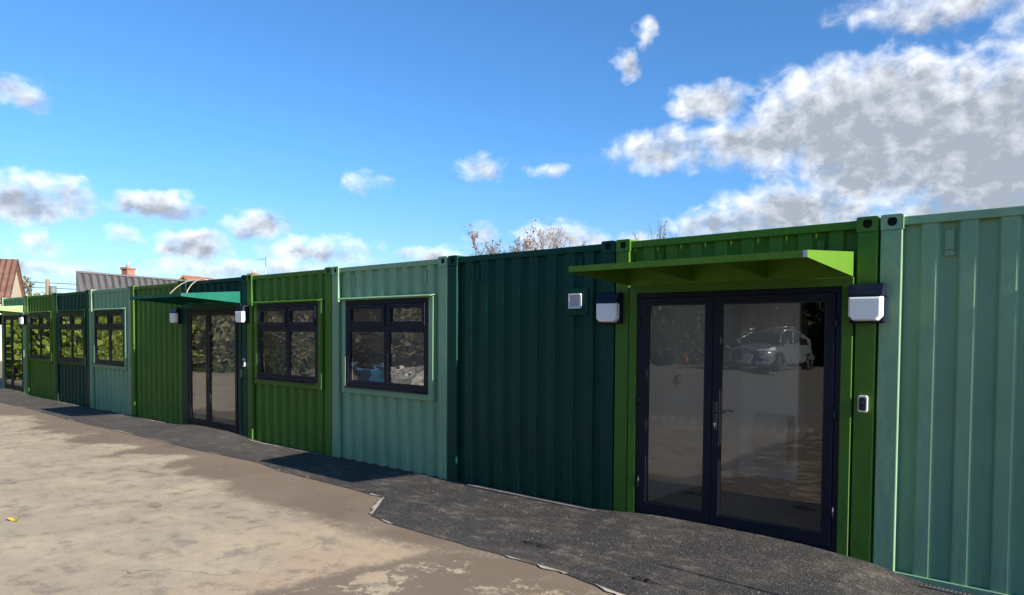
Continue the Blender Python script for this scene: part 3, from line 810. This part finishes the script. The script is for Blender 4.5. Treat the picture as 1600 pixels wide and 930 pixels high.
# utility pole and wires
po = empty('utility_pole', (-55.2, 9.9, 0), 0, 'wooden utility pole with transformer behind the far containers', 'utility pole')
m = MB(); m.tube([(0,0,-.1),(0,0,5.2)], .16, 10, .13); m.build('pole', simple('weathered wood', (.22,.17,.12), .9, var=.2), po)
m = MB(); m.tube([(.25,.25,3.9),(.25,.25,4.75)], .22, 12); m.build('transformer', simple('transformer grey', (.13,.14,.13), .6), po)
m = MB()
for dz in (0, -.35):
    pts = []
    for i in range(21):
        t = i/20; pts.append((-55.2+14*(t-.5)*.05, 9.9-16+32*t, 4.95+dz+.35*(2*t-1)**2))
    m.tube(pts, .022, 4)
tag(m.build('overhead_wire', BLACKP), 'two thin overhead wires strung past the utility pole', 'wire')

# ------------------------------------------------------------------ trees
def leaf_mat(name, c1, c2, trans=.25):
    m, t, b = newmat(name)
    oi = t.new('ShaderNodeNewGeometry'); g_ = t.noise(oi.outputs['Position'], 1.6, 3)
    r = oi.outputs['Random Per Island']
    c = t.mix(t.math('MULTIPLY_ADD', r, .75, t.math('MULTIPLY', g_, .25)), c1, c2)
    t.link(c, b.inputs['Base Color']); b.inputs['Roughness'].default_value = .55
    tr = t.new('ShaderNodeBsdfTranslucent'); t.link(c, tr.inputs[0]); mx = t.new('ShaderNodeMixShader'); mx.inputs[0].default_value = trans
    t.link(b.outputs[0], mx.inputs[1]); t.link(tr.outputs[0], mx.inputs[2]); t.link(mx.outputs[0], t.n['Material Output'].inputs[0])
    return m
BARK = simple('bark', (.12,.09,.07), .9, var=.3)
BARKL = simple('pale bark', (.15,.115,.09), .9, var=.3)
def branch_tree(name, loc, height, spread, leafm, bark, label, leaves, seed, leafs=.05, levels=5, trunk=.3, group=None, wide=1.0):
    rg = random.Random(seed); o = empty(name, loc, 0, label, 'tree', group); w = MB(); tips = []
    def grow(p, d, L, r, lv):
        pts = [p]; q = p.copy(); dd = d.copy(); n = 4
        for i in range(n):
            dd = (dd + Vector((rg.uniform(-.22,.22), rg.uniform(-.22,.22), rg.uniform(-.05,.16)))).normalized()
            q = q + dd*L/n; pts.append(q.copy())
            if lv <= 2: tips.append((q.copy(), lv))
        w.tube(pts, r, 5 if lv < 3 else 8, r*.6, cap=False)
        if lv == 0: return
        for i in range(rg.choice((2,3,3))):
            k = rg.choice((2,3,4,4)); a = Vector((rg.uniform(-1,1), rg.uniform(-1,1), rg.uniform(-.1,.75))).normalized()
            nd = (dd*.75 + a*spread).normalized(); grow(pts[k], nd, L*rg.uniform(.62,.84), max(.004, r*.58), lv-1)
    grow(Vector((0,0,-.05)), Vector((0,0,1)), height*trunk, height*.018, levels)
    top = max(v[2] for v in w.v); k = height/top; w.v = [(x*k*wide, y*k*wide, z*k) for x, y, z in w.v]
    tips = [(Vector((p.x*k*wide, p.y*k*wide, p.z*k)), l) for p, l in tips]; tips.sort(key=lambda q: -q[0].z); tips = tips[:int(len(tips)*.75)]
    w.build('trunk', bark, o, fix=False)
    lf = MB()
    for i in range(leaves):
        p, lv = rg.choice(tips); p = p + Vector((rg.gauss(0,.05), rg.gauss(0,.05), rg.gauss(0,.05)))
        s = leafs*rg.uniform(.6,1.3); a = Vector((rg.gauss(0,1), rg.gauss(0,1), rg.gauss(0,1))).normalized(); b = a.orthogonal().normalized(); c = a.cross(b)
        lf.add([p-b*s, p+c*s*.45, p+b*s, p-c*s*.45], [(0,1,2,3)])
    lf.build('crown', leafm, o, fix=False); return o
rust = leaf_mat('rust leaves', (.30,.12,.035), (.17,.10,.05))
pale_l = leaf_mat('pale leaves', (.16,.15,.06), (.26,.22,.10))
branch_tree('autumn_tree', (-10.9, 9.4, -.1), 5.0, .75, rust, BARKL, 'thin branched autumn tree with rust leaves above the middle of the dark windowless container', 2300, 21, .036, 6, .26, wide=1.15)
branch_tree('autumn_tree', (-8.8, 9.6, -.1), 4.95, .5, rust, BARKL, 'nearly bare upright twigs above the joint of dark container and large door unit', 260, 35, .035, 6, .27, wide=.8)
branch_tree('autumn_tree', (-12.9, 9.5, -.1), 4.50, .7, rust, BARKL, 'low tuft of rust leaves above the left end of the dark windowless container', 900, 52, .045, 6, .27, wide=.8)
branch_tree('autumn_tree', (-55.5, 9.2, -.1), 5.5, .7, pale_l, BARKL, 'pale sparse tree round the utility pole beyond the far containers', 1500, 8, .10, 5, .3, wide=.8)

# dense shrubs and trees across the yard, behind the viewpoint (mirrored in the glass)
def bush_meshes(seed, nleaf):
    rg = random.Random(seed); lf = MB()
    cl = [(Vector((rg.uniform(-2,2), rg.uniform(-1.5,1.5), rg.choice((rg.uniform(.1,1.4), rg.uniform(1,5.2))))), rg.uniform(.7,1.4)) for _ in range(32)]
    for i in range(nleaf):
        c, r = rg.choice(cl); d = Vector((rg.gauss(0,1), rg.gauss(0,1), rg.gauss(0,1))).normalized()
        p = c + d*r*rg.uniform(.6,1.08); p.z = max(.05, p.z); s = rg.uniform(.06,.13); a = (d+Vector((rg.gauss(0,.6), rg.gauss(0,.6), rg.gauss(0,.6)))).normalized(); b = a.orthogonal().normalized(); c2 = a.cross(b)
        lf.add([p-b*s, p+c2*s*.6, p+b*s, p-c2*s*.6], [(0,1,2,3)])
    w = MB(); w.tube([(0,0,-.1),(.1,0,2),(0,.1,4)], .14, 8, .05)
    for c, r in cl[:14]: w.tube([(0,0,max(.3, c.z*.4)), tuple(c*.6+Vector((0,0,c.z*.25))), tuple(c)], .05, 5, .015)
    return lf, w
yg = leaf_mat('yellow green leaves', (.20,.24,.015), (.08,.14,.02)); dg = leaf_mat('dark green leaves', (.045,.075,.02), (.10,.11,.035)); br = leaf_mat('brown hedge', (.21,.17,.095), (.11,.11,.055))
protos = {}
def bush(kind, x, y, s, rz, label, name='shrub_tree'):
    matl = dict(y=yg, d=dg, b=br)[kind]
    if kind not in protos:
        lf, w = bush_meshes({'y': 1, 'd': 2, 'b': 3}[kind], 13000)
        o = empty(name); a = lf.build('crown', matl, o, fix=False); b = w.build('trunk', BARK, o, fix=False); protos[kind] = o
    else:
        src = protos[kind]; o = src.copy(); COL.objects.link(o)
        for ch in src.children: d = ch.copy(); COL.objects.link(d); d.parent = o
    o.location = (x, y, gz(x, y)-.05); o.rotation_euler = (0,0,rz); o.scale = (s, s, s)
    tag(o, label, 'tree', 'shrubs across the yard, mirrored in the glass'); return o
kinds = {'y': 'yellow green shrub across the yard, mirrored in the windows', 'd': 'dark green tree across the yard, mirrored in the glass', 'b': 'brownish bush across the yard, mirrored in the glass'}
rg = random.Random(2)
spots = [('y',-31,-3.2),('y',-35,-5.2),('y',-38,-8.5),('y',-33.5,-7.6),('b',-32,-10.2),('d',-30.6,-12.2),('b',-29,-14.3),('b',-27.4,-16.4),('d',-25.6,-18.8),('b',-23.6,-21.2),('b',-21.6,-23.8),('d',-19.2,-26.3),('d',-16.6,-28.6),('d',-13.6,-29.6),('d',-10.5,-30.2),('d',-7.3,-30.4),('d',-4,-30.6),('d',-.8,-31),('d',2.6,-31.5),('d',-34,-13.5),('d',-31,-18),('d',-27,-23),('d',-23,-28),('d',-17.5,-33),('d',-11,-34),('d',-4,-35),('y',-42,-7),('b',-12,-31.8),('b',-15.2,-31),('b',-8.8,-32.2),('b',-5.6,-32.6),('b',-18.2,-29.6),('b',-21,-27),('b',-30,-14.5),('b',-25,-22)]
for i, (k, x, y) in enumerate(spots):
    bush(k, x, y, rg.uniform(.95, 1.35), rg.uniform(0, 6.28), kinds[k])

# ------------------------------------------------------------------ car across the yard (mirrored in the door glass)
def car(loc, rz):
    c = empty('parked_car', loc, rz, 'silver sport utility car parked across the yard, mirrored in the large glazed door', 'car')
    silver, t, b = newmat('silver car paint'); b.inputs['Base Color'].default_value = (.34,.37,.39,1); b.inputs['Metallic'].default_value = .55; b.inputs['Roughness'].default_value = .28; b.inputs['Coat Weight'].default_value = .6
    dglass = simple('car glass', (.012,.016,.02), .05); chrome = simple('chrome', (.85,.85,.86), .12, 1); tyre = simple('tyre rubber', (.015,.015,.015), .8); lampm = simple('headlamp lens', (.75,.8,.85), .08); 
    # body: rings along x (front = +x)
    st = [(-2.36,.62,.42,.80),(-2.30,.80,.34,1.02),(-2.0,.90,.28,1.12),(-1.4,.94,.24,1.10),(-.6,.945,.22,1.06),(.3,.945,.22,1.04),(.95,.94,.22,1.05),(1.45,.92,.24,1.01),(1.9,.88,.26,.93),(2.18,.80,.28,.84),(2.34,.62,.34,.70)]
    m = MB(); vs = []; n = 14
    for x, w, zb, zt in st:
        half = [(w*.86, zb), (w*.97, zb+.08), (w, zb+(zt-zb)*.42), (w*.985, zb+(zt-zb)*.70), (w*.93, zt-.05), (w*.80, zt), (w*.4, zt+.025)]
        ring = half + [(-a, z) for a, z in reversed(half)]
        vs += [(x, a, z) for a, z in ring]
    fs = [(i*n+k, i*n+(k+1) % n, (i+1)*n+(k+1) % n, (i+1)*n+k) for i in range(len(st)-1) for k in range(n)]
    fs += [tuple(range(n-1,-1,-1)), tuple((len(st)-1)*n+k for k in range(n))]
    m.add(vs, fs, True); body = m.build('body', silver, c); sd = body.modifiers.new('s', 'SUBSURF'); sd.levels = sd.render_levels = 1
    # greenhouse: windows block and roof skin
    gh = [(-2.05,.72,1.08,1.12),(-1.55,.76,1.08,1.36),(-.8,.74,1.05,1.56),(0,.72,1.03,1.62),(.45,.70,1.03,1.57),(.95,.74,1.03,1.26),(1.30,.78,1.00,1.03)]
    m = MB(); vs = []; n = 8
    for x, w, zb, zt in gh:
        half = [(w*1.12, zb), (w*1.02, zb+(zt-zb)*.6), (w*.88, zt-.02), (w*.55, zt)]
        vs += [(x, a, z) for a, z in half + [(-a, z) for a, z in reversed(half)]]
    fs = [(i*n+k, i*n+(k+1) % n, (i+1)*n+(k+1) % n, (i+1)*n+k) for i in range(len(gh)-1) for k in range(n)] + [tuple(range(n-1,-1,-1)), tuple((len(gh)-1)*n+k for k in range(n))]
    m.add(vs, fs, True); m.build('window', dglass, c)
    m = MB(); vs = []
    rf = [(-1.75,.62,1.30),(-1.3,.66,1.455),(-.8,.68,1.565),(-.2,.68,1.625),(.2,.66,1.62),(.48,.63,1.575)]
    for x, w, z in rf: vs += [(x,-w,z-.02),(x,-w*.6,z+.012),(x,0,z+.02),(x,w*.6,z+.012),(x,w,z-.02)]
    m.add(vs, [(i*5+k, i*5+k+1, (i+1)*5+k+1, (i+1)*5+k) for i in range(5) for k in range(4)], True); ro = m.build('roof', silver, c); so = ro.modifiers.new('t', 'SOLIDIFY'); so.thickness = .03
    m = MB(); m.prism([(-2.34,.98),(-1.15,1.04),(-1.42,1.40),(-1.62,1.40),(-2.12,1.16)], -.795, .795, 'y'); m.build('rear_quarter', silver, c, bevel=.04)
    for s in (-1, 1):
        m = MB(); m.tube([(.50, s*.61, 1.585), (.80, s*.70, 1.36), (1.22, s*.84, 1.05)], .035, 6); m.tube([(-.25, s*.70, 1.59), (-.30, s*.83, 1.07)], .03, 6); m.tube([(-1.75,s*.62,1.30),(-1.3,s*.67,1.45),(-.8,s*.69,1.56),(0,s*.69,1.61),(.50,s*.62,1.585)], .03, 6); m.build('pillar', silver, c)
        m = MB(); m.tube([(.78, s*.86, 1.08), (.80, s*1.04, 1.11)], .07, 10, .09); m.build('mirror', silver, c)
        hl = MB(); hl.add([(2.34, s*.40, .74), (2.15, s*.82, .80), (1.80, s*.905, .86), (1.85, s*.88, .95), (2.12, s*.74, .90), (2.32, s*.45, .83)], [(0,1,2,3,4,5)]); o = hl.build('headlight', lampm, c, fix=False); so = o.modifiers.new('t', 'SOLIDIFY'); so.thickness = .06; so.offset = 0
        fg = MB(); fg.add([(2.38, s*.42, .42), (2.20, s*.78, .42), (2.16, s*.80, .54), (2.36, s*.48, .50)], [(0,1,2,3)]); o = fg.build('fog_light', chrome, c, fix=False); so = o.modifiers.new('t', 'SOLIDIFY'); so.thickness = .05; so.offset = 0
        for x in (1.42, -1.45):
            arch = MB(); 
            pts = [(x+.43*math.cos(a), s*.925, .36+.43*math.sin(a)) for a in [math.pi*k/12-.15 for k in range(14)]]
            arch.tube(pts, .035, 6); arch.build('wheel_arch', tyre, c)
            w = MB(); w.disc((x, .36), .40, s*.70, s*.935, 28); w.build('wheel_well', VOID, c)
            w = MB(); w.disc((x, .36), .36, s*.74, s*.96, 28); wh = w.build('wheel', tyre, c, bevel=.02)
            r = MB()
            for q in range(5):
                a = q*2*math.pi/5+.3; ca, sa = math.cos(a), math.sin(a)
                r.add([(x-.03*sa+.03*ca, s*.970, .36+.03*ca+.03*sa), (x+.03*sa+.03*ca, s*.970, .36-.03*ca+.03*sa), (x+.26*ca+.045*sa, s*.968, .36+.26*sa-.045*ca), (x+.26*ca-.045*sa, s*.968, .36+.26*sa+.045*ca)], [(0,1,2,3)])
            r.disc((x, .36), .055, s*.965, s*.975, 14)
            pr = [(x+.265*math.cos(a), s*.962, .36+.265*math.sin(a)) for a in [2*math.pi*k/28 for k in range(29)]]; r.tube(pr, .018, 6, cap=False)
            r.build('rim', chrome, wh)
    m = MB(); m.prism([(-.42,.56),(.42,.56),(.50,.72),(.40,.80),(-.40,.80),(-.50,.72)], 2.30, 2.375, 'x'); gr_ = m.build('grille', BLACKP, c)
    m = MB(); m.tube([(2.385,-.47,.685),(2.40,0,.69),(2.385,.47,.685)], .018, 6); m.tube([(2.395,.105*math.cos(a),.69+.105*math.sin(a)) if 0 else (2.395,.11*math.cos(a),.69+.11*math.sin(a)) for a in [2*math.pi*k/20 for k in range(21)]], .012, 6)
    for q in range(3):
        a = math.pi/2+q*2*math.pi/3; m.tube([(2.395,0,.69),(2.395,.10*math.cos(a),.69+.10*math.sin(a))], .014, 5, .006)
    m.build('emblem', chrome, gr_)
    m = MB(); m.box(2.36, 2.40, -.52, .52, .30, .36); m.prism([(-.60,.36),(.60,.36),(.52,.52),(-.52,.52)], 2.28, 2.365, 'x'); m.build('bumper_intake', BLACKP, c)
    m = MB(); m.box(2.37, 2.385, -.26, .26, .43, .54); m.build('number_plate', WHITEP, c)
    m = MB(); m.box(-1.05, 1.0, -.965, -.935, .27, .33); m.box(-1.05, 1.0, .935, .965, .27, .33); m.build('side_step', chrome, c)
    return c
car((-10.4, -22.9, gz(-10, -23)), R(89))

# blue skip and pale timber heap across the yard (mirrored in the sage window)
blue = simple('blue skip paint', (.02,.12,.26), .6, var=.3, bump=(20, .3, .01))
sk = empty('rubbish_skip', (-17.0,-8.2, gz(-17,-8)), R(20), 'blue rubbish skip across the yard, mirrored in the sage unit window', 'skip')
m = MB(); m.prism([(-1.2,.25),(1.2,.25),(1.8,1.25),(-1.8,1.25)], -.85, .85, 'y'); m.build('body', blue, sk)
m = MB(); rect_frame(m, -1.85, 1.85, -.9, .9, .08, 1.2505, 1.33); m.v = [(x, z, y) for x, y, z in m.v]; m.build('rim', blue, sk)
m = MB(); m.box(-1.1,1.1,-.7,-.5,0,.249); m.box(-1.1,1.1,.5,.7,0,.249); m.build('runner', BLACKP, sk); sk.scale = (.5, .5, .6)
tim = simple('pale rubble', (.80,.70,.56), .9, var=.3, bump=(6, .8, .08))
m = MB(); rg = random.Random(9); N = 26; vs = []
for q, (rr, zz) in enumerate(((1.3,-.05),(1.05,.28),(.8,.50),(.5,.66),(.2,.74))):
    for k in range(N): a = 2*math.pi*k/N; e = rr*rg.uniform(.86,1.14); vs.append((e*math.cos(a)*1.05, e*math.sin(a)*.8, zz+rg.uniform(-.05,.06)))
vs.append((0,0,.78)); m.add(vs, [(q*N+k, q*N+(k+1) % N, (q+1)*N+(k+1) % N, (q+1)*N+k) for q in range(4) for k in range(N)]+[(4*N+k, 4*N+(k+1) % N, 5*N) for k in range(N)])
for i in range(7):
    a = rg.uniform(0, 3.14); x, y = rg.uniform(-.8,.8), rg.uniform(-.4,.4); m.tube([(x-.5*math.cos(a), y-.3, .3), (x+.5*math.cos(a), y+.2, .75)], .04, 4)
m.v = [(x*1.35, y*1.2, z*1.25) for x, y, z in m.v]
tag(m.build('rubble_heap', tim, loc=(-14.3,-8.0,gz(-14,-9))), 'heap of pale rubble across the yard, mirrored in the sage unit window', 'rubble')
m = MB(); 
for i in range(3): m.box(-.75, .75, -.03+i*.001, .03+i*.001, .10+i*.07, .165+i*.07)
for x in (-.7, 0, .7): m.box(x-.04, x+.04, -.05, -.031, 0, .34)
o = m.build('site_barrier', simple('orange barrier', (.75,.13,.03), .5), loc=(-17.0,-26.5,gz(0,-26))); o.rotation_euler = (0,0,R(10)); tag(o, 'low orange barrier across the yard, mirrored in the left door leaf', 'barrier')

# ------------------------------------------------------------------ light, sky
SUN_EL = 23.6
trav = Vector((-5.4, .075, -2.36)).normalized()          # direction the light travels
sun = bpy.data.lights.new('sun', 'SUN'); sun.energy = 5.0; sun.angle = R(.53); sun.color = (1, .93, .82)
so = bpy.data.objects.new('sun', sun); so.rotation_euler = trav.to_track_quat('-Z', 'Y').to_euler(); COL.objects.link(so)

w = bpy.data.worlds.new('World'); scene.world = w; w.use_nodes = True
t = NT(w.node_tree); t.n.clear()
out = t.new('ShaderNodeOutputWorld'); bg = t.new('ShaderNodeBackground'); bg.inputs['Strength'].default_value = .073
sky = t.new('ShaderNodeTexSky'); sky.sky_type = 'NISHITA'; sky.sun_disc = False; sky.sun_elevation = R(SUN_EL); sky.sun_rotation = R(90)
sky.air_density = 1.0; sky.dust_density = .3; sky.ozone_density = 2.0
tc = t.new('ShaderNodeTexCoord').outputs['Generated']
# cloud density group in degrees of azimuth / elevation
CL = [ # az, el, hw, hh, strength
 (-75.6,14.7,2.2,1.3,.9),(-75.5,8.4,3.6,2.0,1.3),(-72.6,8.6,3.0,1.3,1.1),(-67.6,8.7,4.0,1.1,1.1),(-65.4,6.1,3.0,1.4,1.2),(-60.8,7.7,2.8,1.5,1.1),(-56.5,6.0,5.0,1.3,1.0),
 (-74.9,5.4,2.0,1.0,.9),(-69.8,6.6,1.6,.8,.7),(-61,4.4,10,1.0,.95),(-76,4.0,6,.7,.6),(-44.5,12.6,2.0,1.1,.75),(-53.3,11.1,1.8,.9,.6),(-38.9,12.4,2.0,.8,.6),
 (-33.4,19.7,1.2,1.1,.8),(-31.9,21.6,.9,1.2,.75),(-30.6,13.7,4.2,2.0,1.15),(-16.5,14.8,9.5,4.6,1.9),(-9,12.5,8,6.5,1.8),(-27.2,16.8,3.6,1.6,1.2),(-24,14.0,5,2.6,1.3),(-4,13,12,7,1.6),
 (-12,21.3,7.5,1.9,1.05),(-2,20,8,4,1.2),(-21.5,8.9,6.5,2.3,1.45),(-27,8.2,4,1.5,1.1),(-38.3,7.2,3.6,1.6,1.15),(-44.2,7.6,1.7,1.1,.8),(-48,5.7,3.0,1.2,1.1),(-33,6.5,5,1.3,.9),(-15,7.5,8,1.6,.9),(-38,3.5,14,1.2,.7),(-7,9.3,11,3.2,1.5),(-15,11.5,9,3,1.4),
 # other parts of the sky, out of the picture
 (30,18,18,6,1.4),(175,16,20,6,1.3)]
gt = bpy.data.node_groups.new('cloud density', 'ShaderNodeTree')
gt.interface.new_socket('P', in_out='INPUT', socket_type='NodeSocketVector'); gt.interface.new_socket('D', in_out='OUTPUT', socket_type='NodeSocketFloat'); gt.interface.new_socket('L', in_out='OUTPUT', socket_type='NodeSocketFloat'); gt.interface.new_socket('T', in_out='OUTPUT', socket_type='NodeSocketFloat')
q = NT(gt); gi = q.new('NodeGroupInput'); go = q.new('NodeGroupOutput'); P = gi.outputs[0]
wn = q.new('ShaderNodeTexNoise'); q.link(P, wn.inputs['Vector']); wn.inputs['Scale'].default_value = .55; wn.inputs['Detail'].default_value = 3
wv = q.new('ShaderNodeVectorMath', operation='MULTIPLY_ADD'); q.link(wn.outputs['Color'], wv.inputs[0]); wv.inputs[1].default_value = (2.2,1.4,0); 
sub = q.new('ShaderNodeVectorMath', operation='ADD'); q.link(P, sub.inputs[0]); sub.inputs[1].default_value = (-1.1,-.7,0); q.link(sub.outputs[0], wv.inputs[2])
PW = wv.outputs[0]; acc = None; tn = None; td = None
for az, el, hw, hh, s in CL:
    a = q.new('ShaderNodeVectorMath', operation='SUBTRACT'); q.link(PW, a.inputs[0]); a.inputs[1].default_value = (az, el, 0)
    b = q.new('ShaderNodeVectorMath', operation='MULTIPLY'); q.link(a.outputs[0], b.inputs[0]); b.inputs[1].default_value = (1/hw, 1/hh, 0)
    l = q.new('ShaderNodeVectorMath', operation='DOT_PRODUCT'); q.link(b.outputs[0], l.inputs[0]); q.link(b.outputs[0], l.inputs[1])
    v = q.math('MULTIPLY_ADD', l.outputs['Value'], -s*.75, s*.75)
    tp = q.new('ShaderNodeVectorMath', operation='DOT_PRODUCT'); q.link(b.outputs[0], tp.inputs[0]); tp.inputs[1].default_value = (-.35, .85, 0)
    wgt = q.math('MAXIMUM', v, 0.0); wgt = q.math('MULTIPLY', wgt, hh); num = q.math('MULTIPLY', wgt, tp.outputs['Value'])
    tn = num if tn is None else q.math('ADD', tn, num); td = wgt if td is None else q.math('ADD', td, wgt)
    acc = v if acc is None else q.math('SMOOTH_MAX', acc, v, .2)
T = q.math('DIVIDE', tn, q.math('ADD', td, .02)); q.link(T, go.inputs[2])
acc = q.math('MAXIMUM', acc, -.8)
f1 = q.noise(q.mapping(P, (1,1.25,1)), .50, 8, .54, .3)
D0 = q.math('ADD', acc, q.math('MULTIPLY_ADD', f1, 2.0, -1.08))
q.link(D0, go.inputs[0]); q.link(acc, go.inputs[1])
# direction -> degrees
nv = t.new('ShaderNodeVectorMath', operation='NORMALIZE'); t.link(tc, nv.inputs[0]); s3 = t.new('ShaderNodeSeparateXYZ'); t.link(nv.outputs[0], s3.inputs[0])
az = t.math('MULTIPLY', t.math('ARCTAN2', s3.outputs[0], s3.outputs[1]), 57.2958); el = t.math('MULTIPLY', t.math('ARCSINE', s3.outputs[2]), 57.2958)
cb = t.new('ShaderNodeCombineXYZ'); t.link(az, cb.inputs[0]); t.link(el, cb.inputs[1])
n_ = t.new('ShaderNodeGroup'); n_.node_tree = gt; t.link(cb.outputs[0], n_.inputs[0]); d0, a0 = n_.outputs[0], n_.outputs[1]
# self shading: compare with the density a little way towards the light (up and to the right)
o1 = t.new('ShaderNodeVectorMath', operation='ADD'); t.link(cb.outputs[0], o1.inputs[0]); o1.inputs[1].default_value = (.5, 1.1, 0)
lo0 = t.noise(t.mapping(cb.outputs[0], (1,1.25,1)), .55, 4, .6, .15); lo1 = t.noise(t.mapping(o1.outputs[0], (1,1.25,1)), .55, 3, .6, .15)
alpha = t.step(d0, -.16, .95)
grad = t.math('SUBTRACT', lo0, lo1)
edge = t.math('SUBTRACT', 1.0, t.step(t.math('MULTIPLY_ADD', a0, .6, t.math('MULTIPLY', d0, .4)), .25, 1.0))
thk = t.step(a0, .30, 1.2)
lit = t.math('MULTIPLY_ADD', n_.outputs[2], .44, t.math('MULTIPLY_ADD', grad, t.math('MULTIPLY_ADD', thk, -.7, 1.5), .52))
lit = t.math('ADD', lit, t.math('MULTIPLY_ADD', t.math('SUBTRACT', lo0, .5), .55, t.math('MULTIPLY_ADD', thk, -.50, t.math('MULTIPLY', edge, .12))), clamp=True)
ccol = t.mix(lit, (2.85,3.15,3.65), (8.6,8.8,9.2))
skyc = t.mix(1.0, sky.outputs[0], t.mix(t.step(el, 0, 14), (.66,.84,1.16), (.50,.91,1.32)), 'MULTIPLY')
# thin high streaks
st_ = t.math('MULTIPLY', t.step(t.noise(t.mapping(cb.outputs[0], (.05,.5,1), (0,0,0), (0,0,R(-10))), 1, 6, .6), .55, .8), t.math('SUBTRACT', 1.0, t.step(el, 6, 16)))
skyc = t.mix(t.math('MULTIPLY', st_, .25), skyc, (7,7.4,8))
above = t.step(el, -.5, 1.0)
fin = t.mix(t.math('MULTIPLY', alpha, t.math('MULTIPLY', above, .97)), skyc, ccol)
t.link(fin, bg.inputs[0]); t.link(bg.outputs[0], out.inputs[0])
w.cycles.sampling_method = 'MANUAL'; w.cycles.sample_map_resolution = 512

# ------------------------------------------------------------------ camera
cam = bpy.data.cameras.new('camera'); co = bpy.data.objects.new('camera', cam); COL.objects.link(co)
f, yaw, pitch, roll = 1150.0, .7331321, -.0337329, .007696
cam.sensor_width = 36; cam.sensor_fit = 'HORIZONTAL'; cam.lens = f/1600*36
cam.shift_y = (559.33-465)/1600
cam.clip_start = .05; cam.clip_end = 3000
d = Vector((-math.sin(yaw)*math.cos(pitch), math.cos(yaw)*math.cos(pitch), math.sin(pitch)))
r = Vector((math.cos(yaw), math.sin(yaw), 0)); u = r.cross(d)
r2 = r*math.cos(roll)+u*math.sin(roll); u2 = -r*math.sin(roll)+u*math.cos(roll)
M = Matrix((r2, u2, -d)).transposed().to_4x4(); M.translation = Vector((1.73378, -6.18629, 1.79331)); co.matrix_world = M
scene.camera = co
vs_ = scene.view_settings; vs_.view_transform = 'Standard'; vs_.look = 'None'; vs_.exposure = 1.05; vs_.gamma = 1
scene.cycles.max_bounces = 5; scene.cycles.glossy_bounces = 3; scene.cycles.transparent_max_bounces = 10; scene.cycles.caustics_reflective = False; scene.cycles.caustics_refractive = False
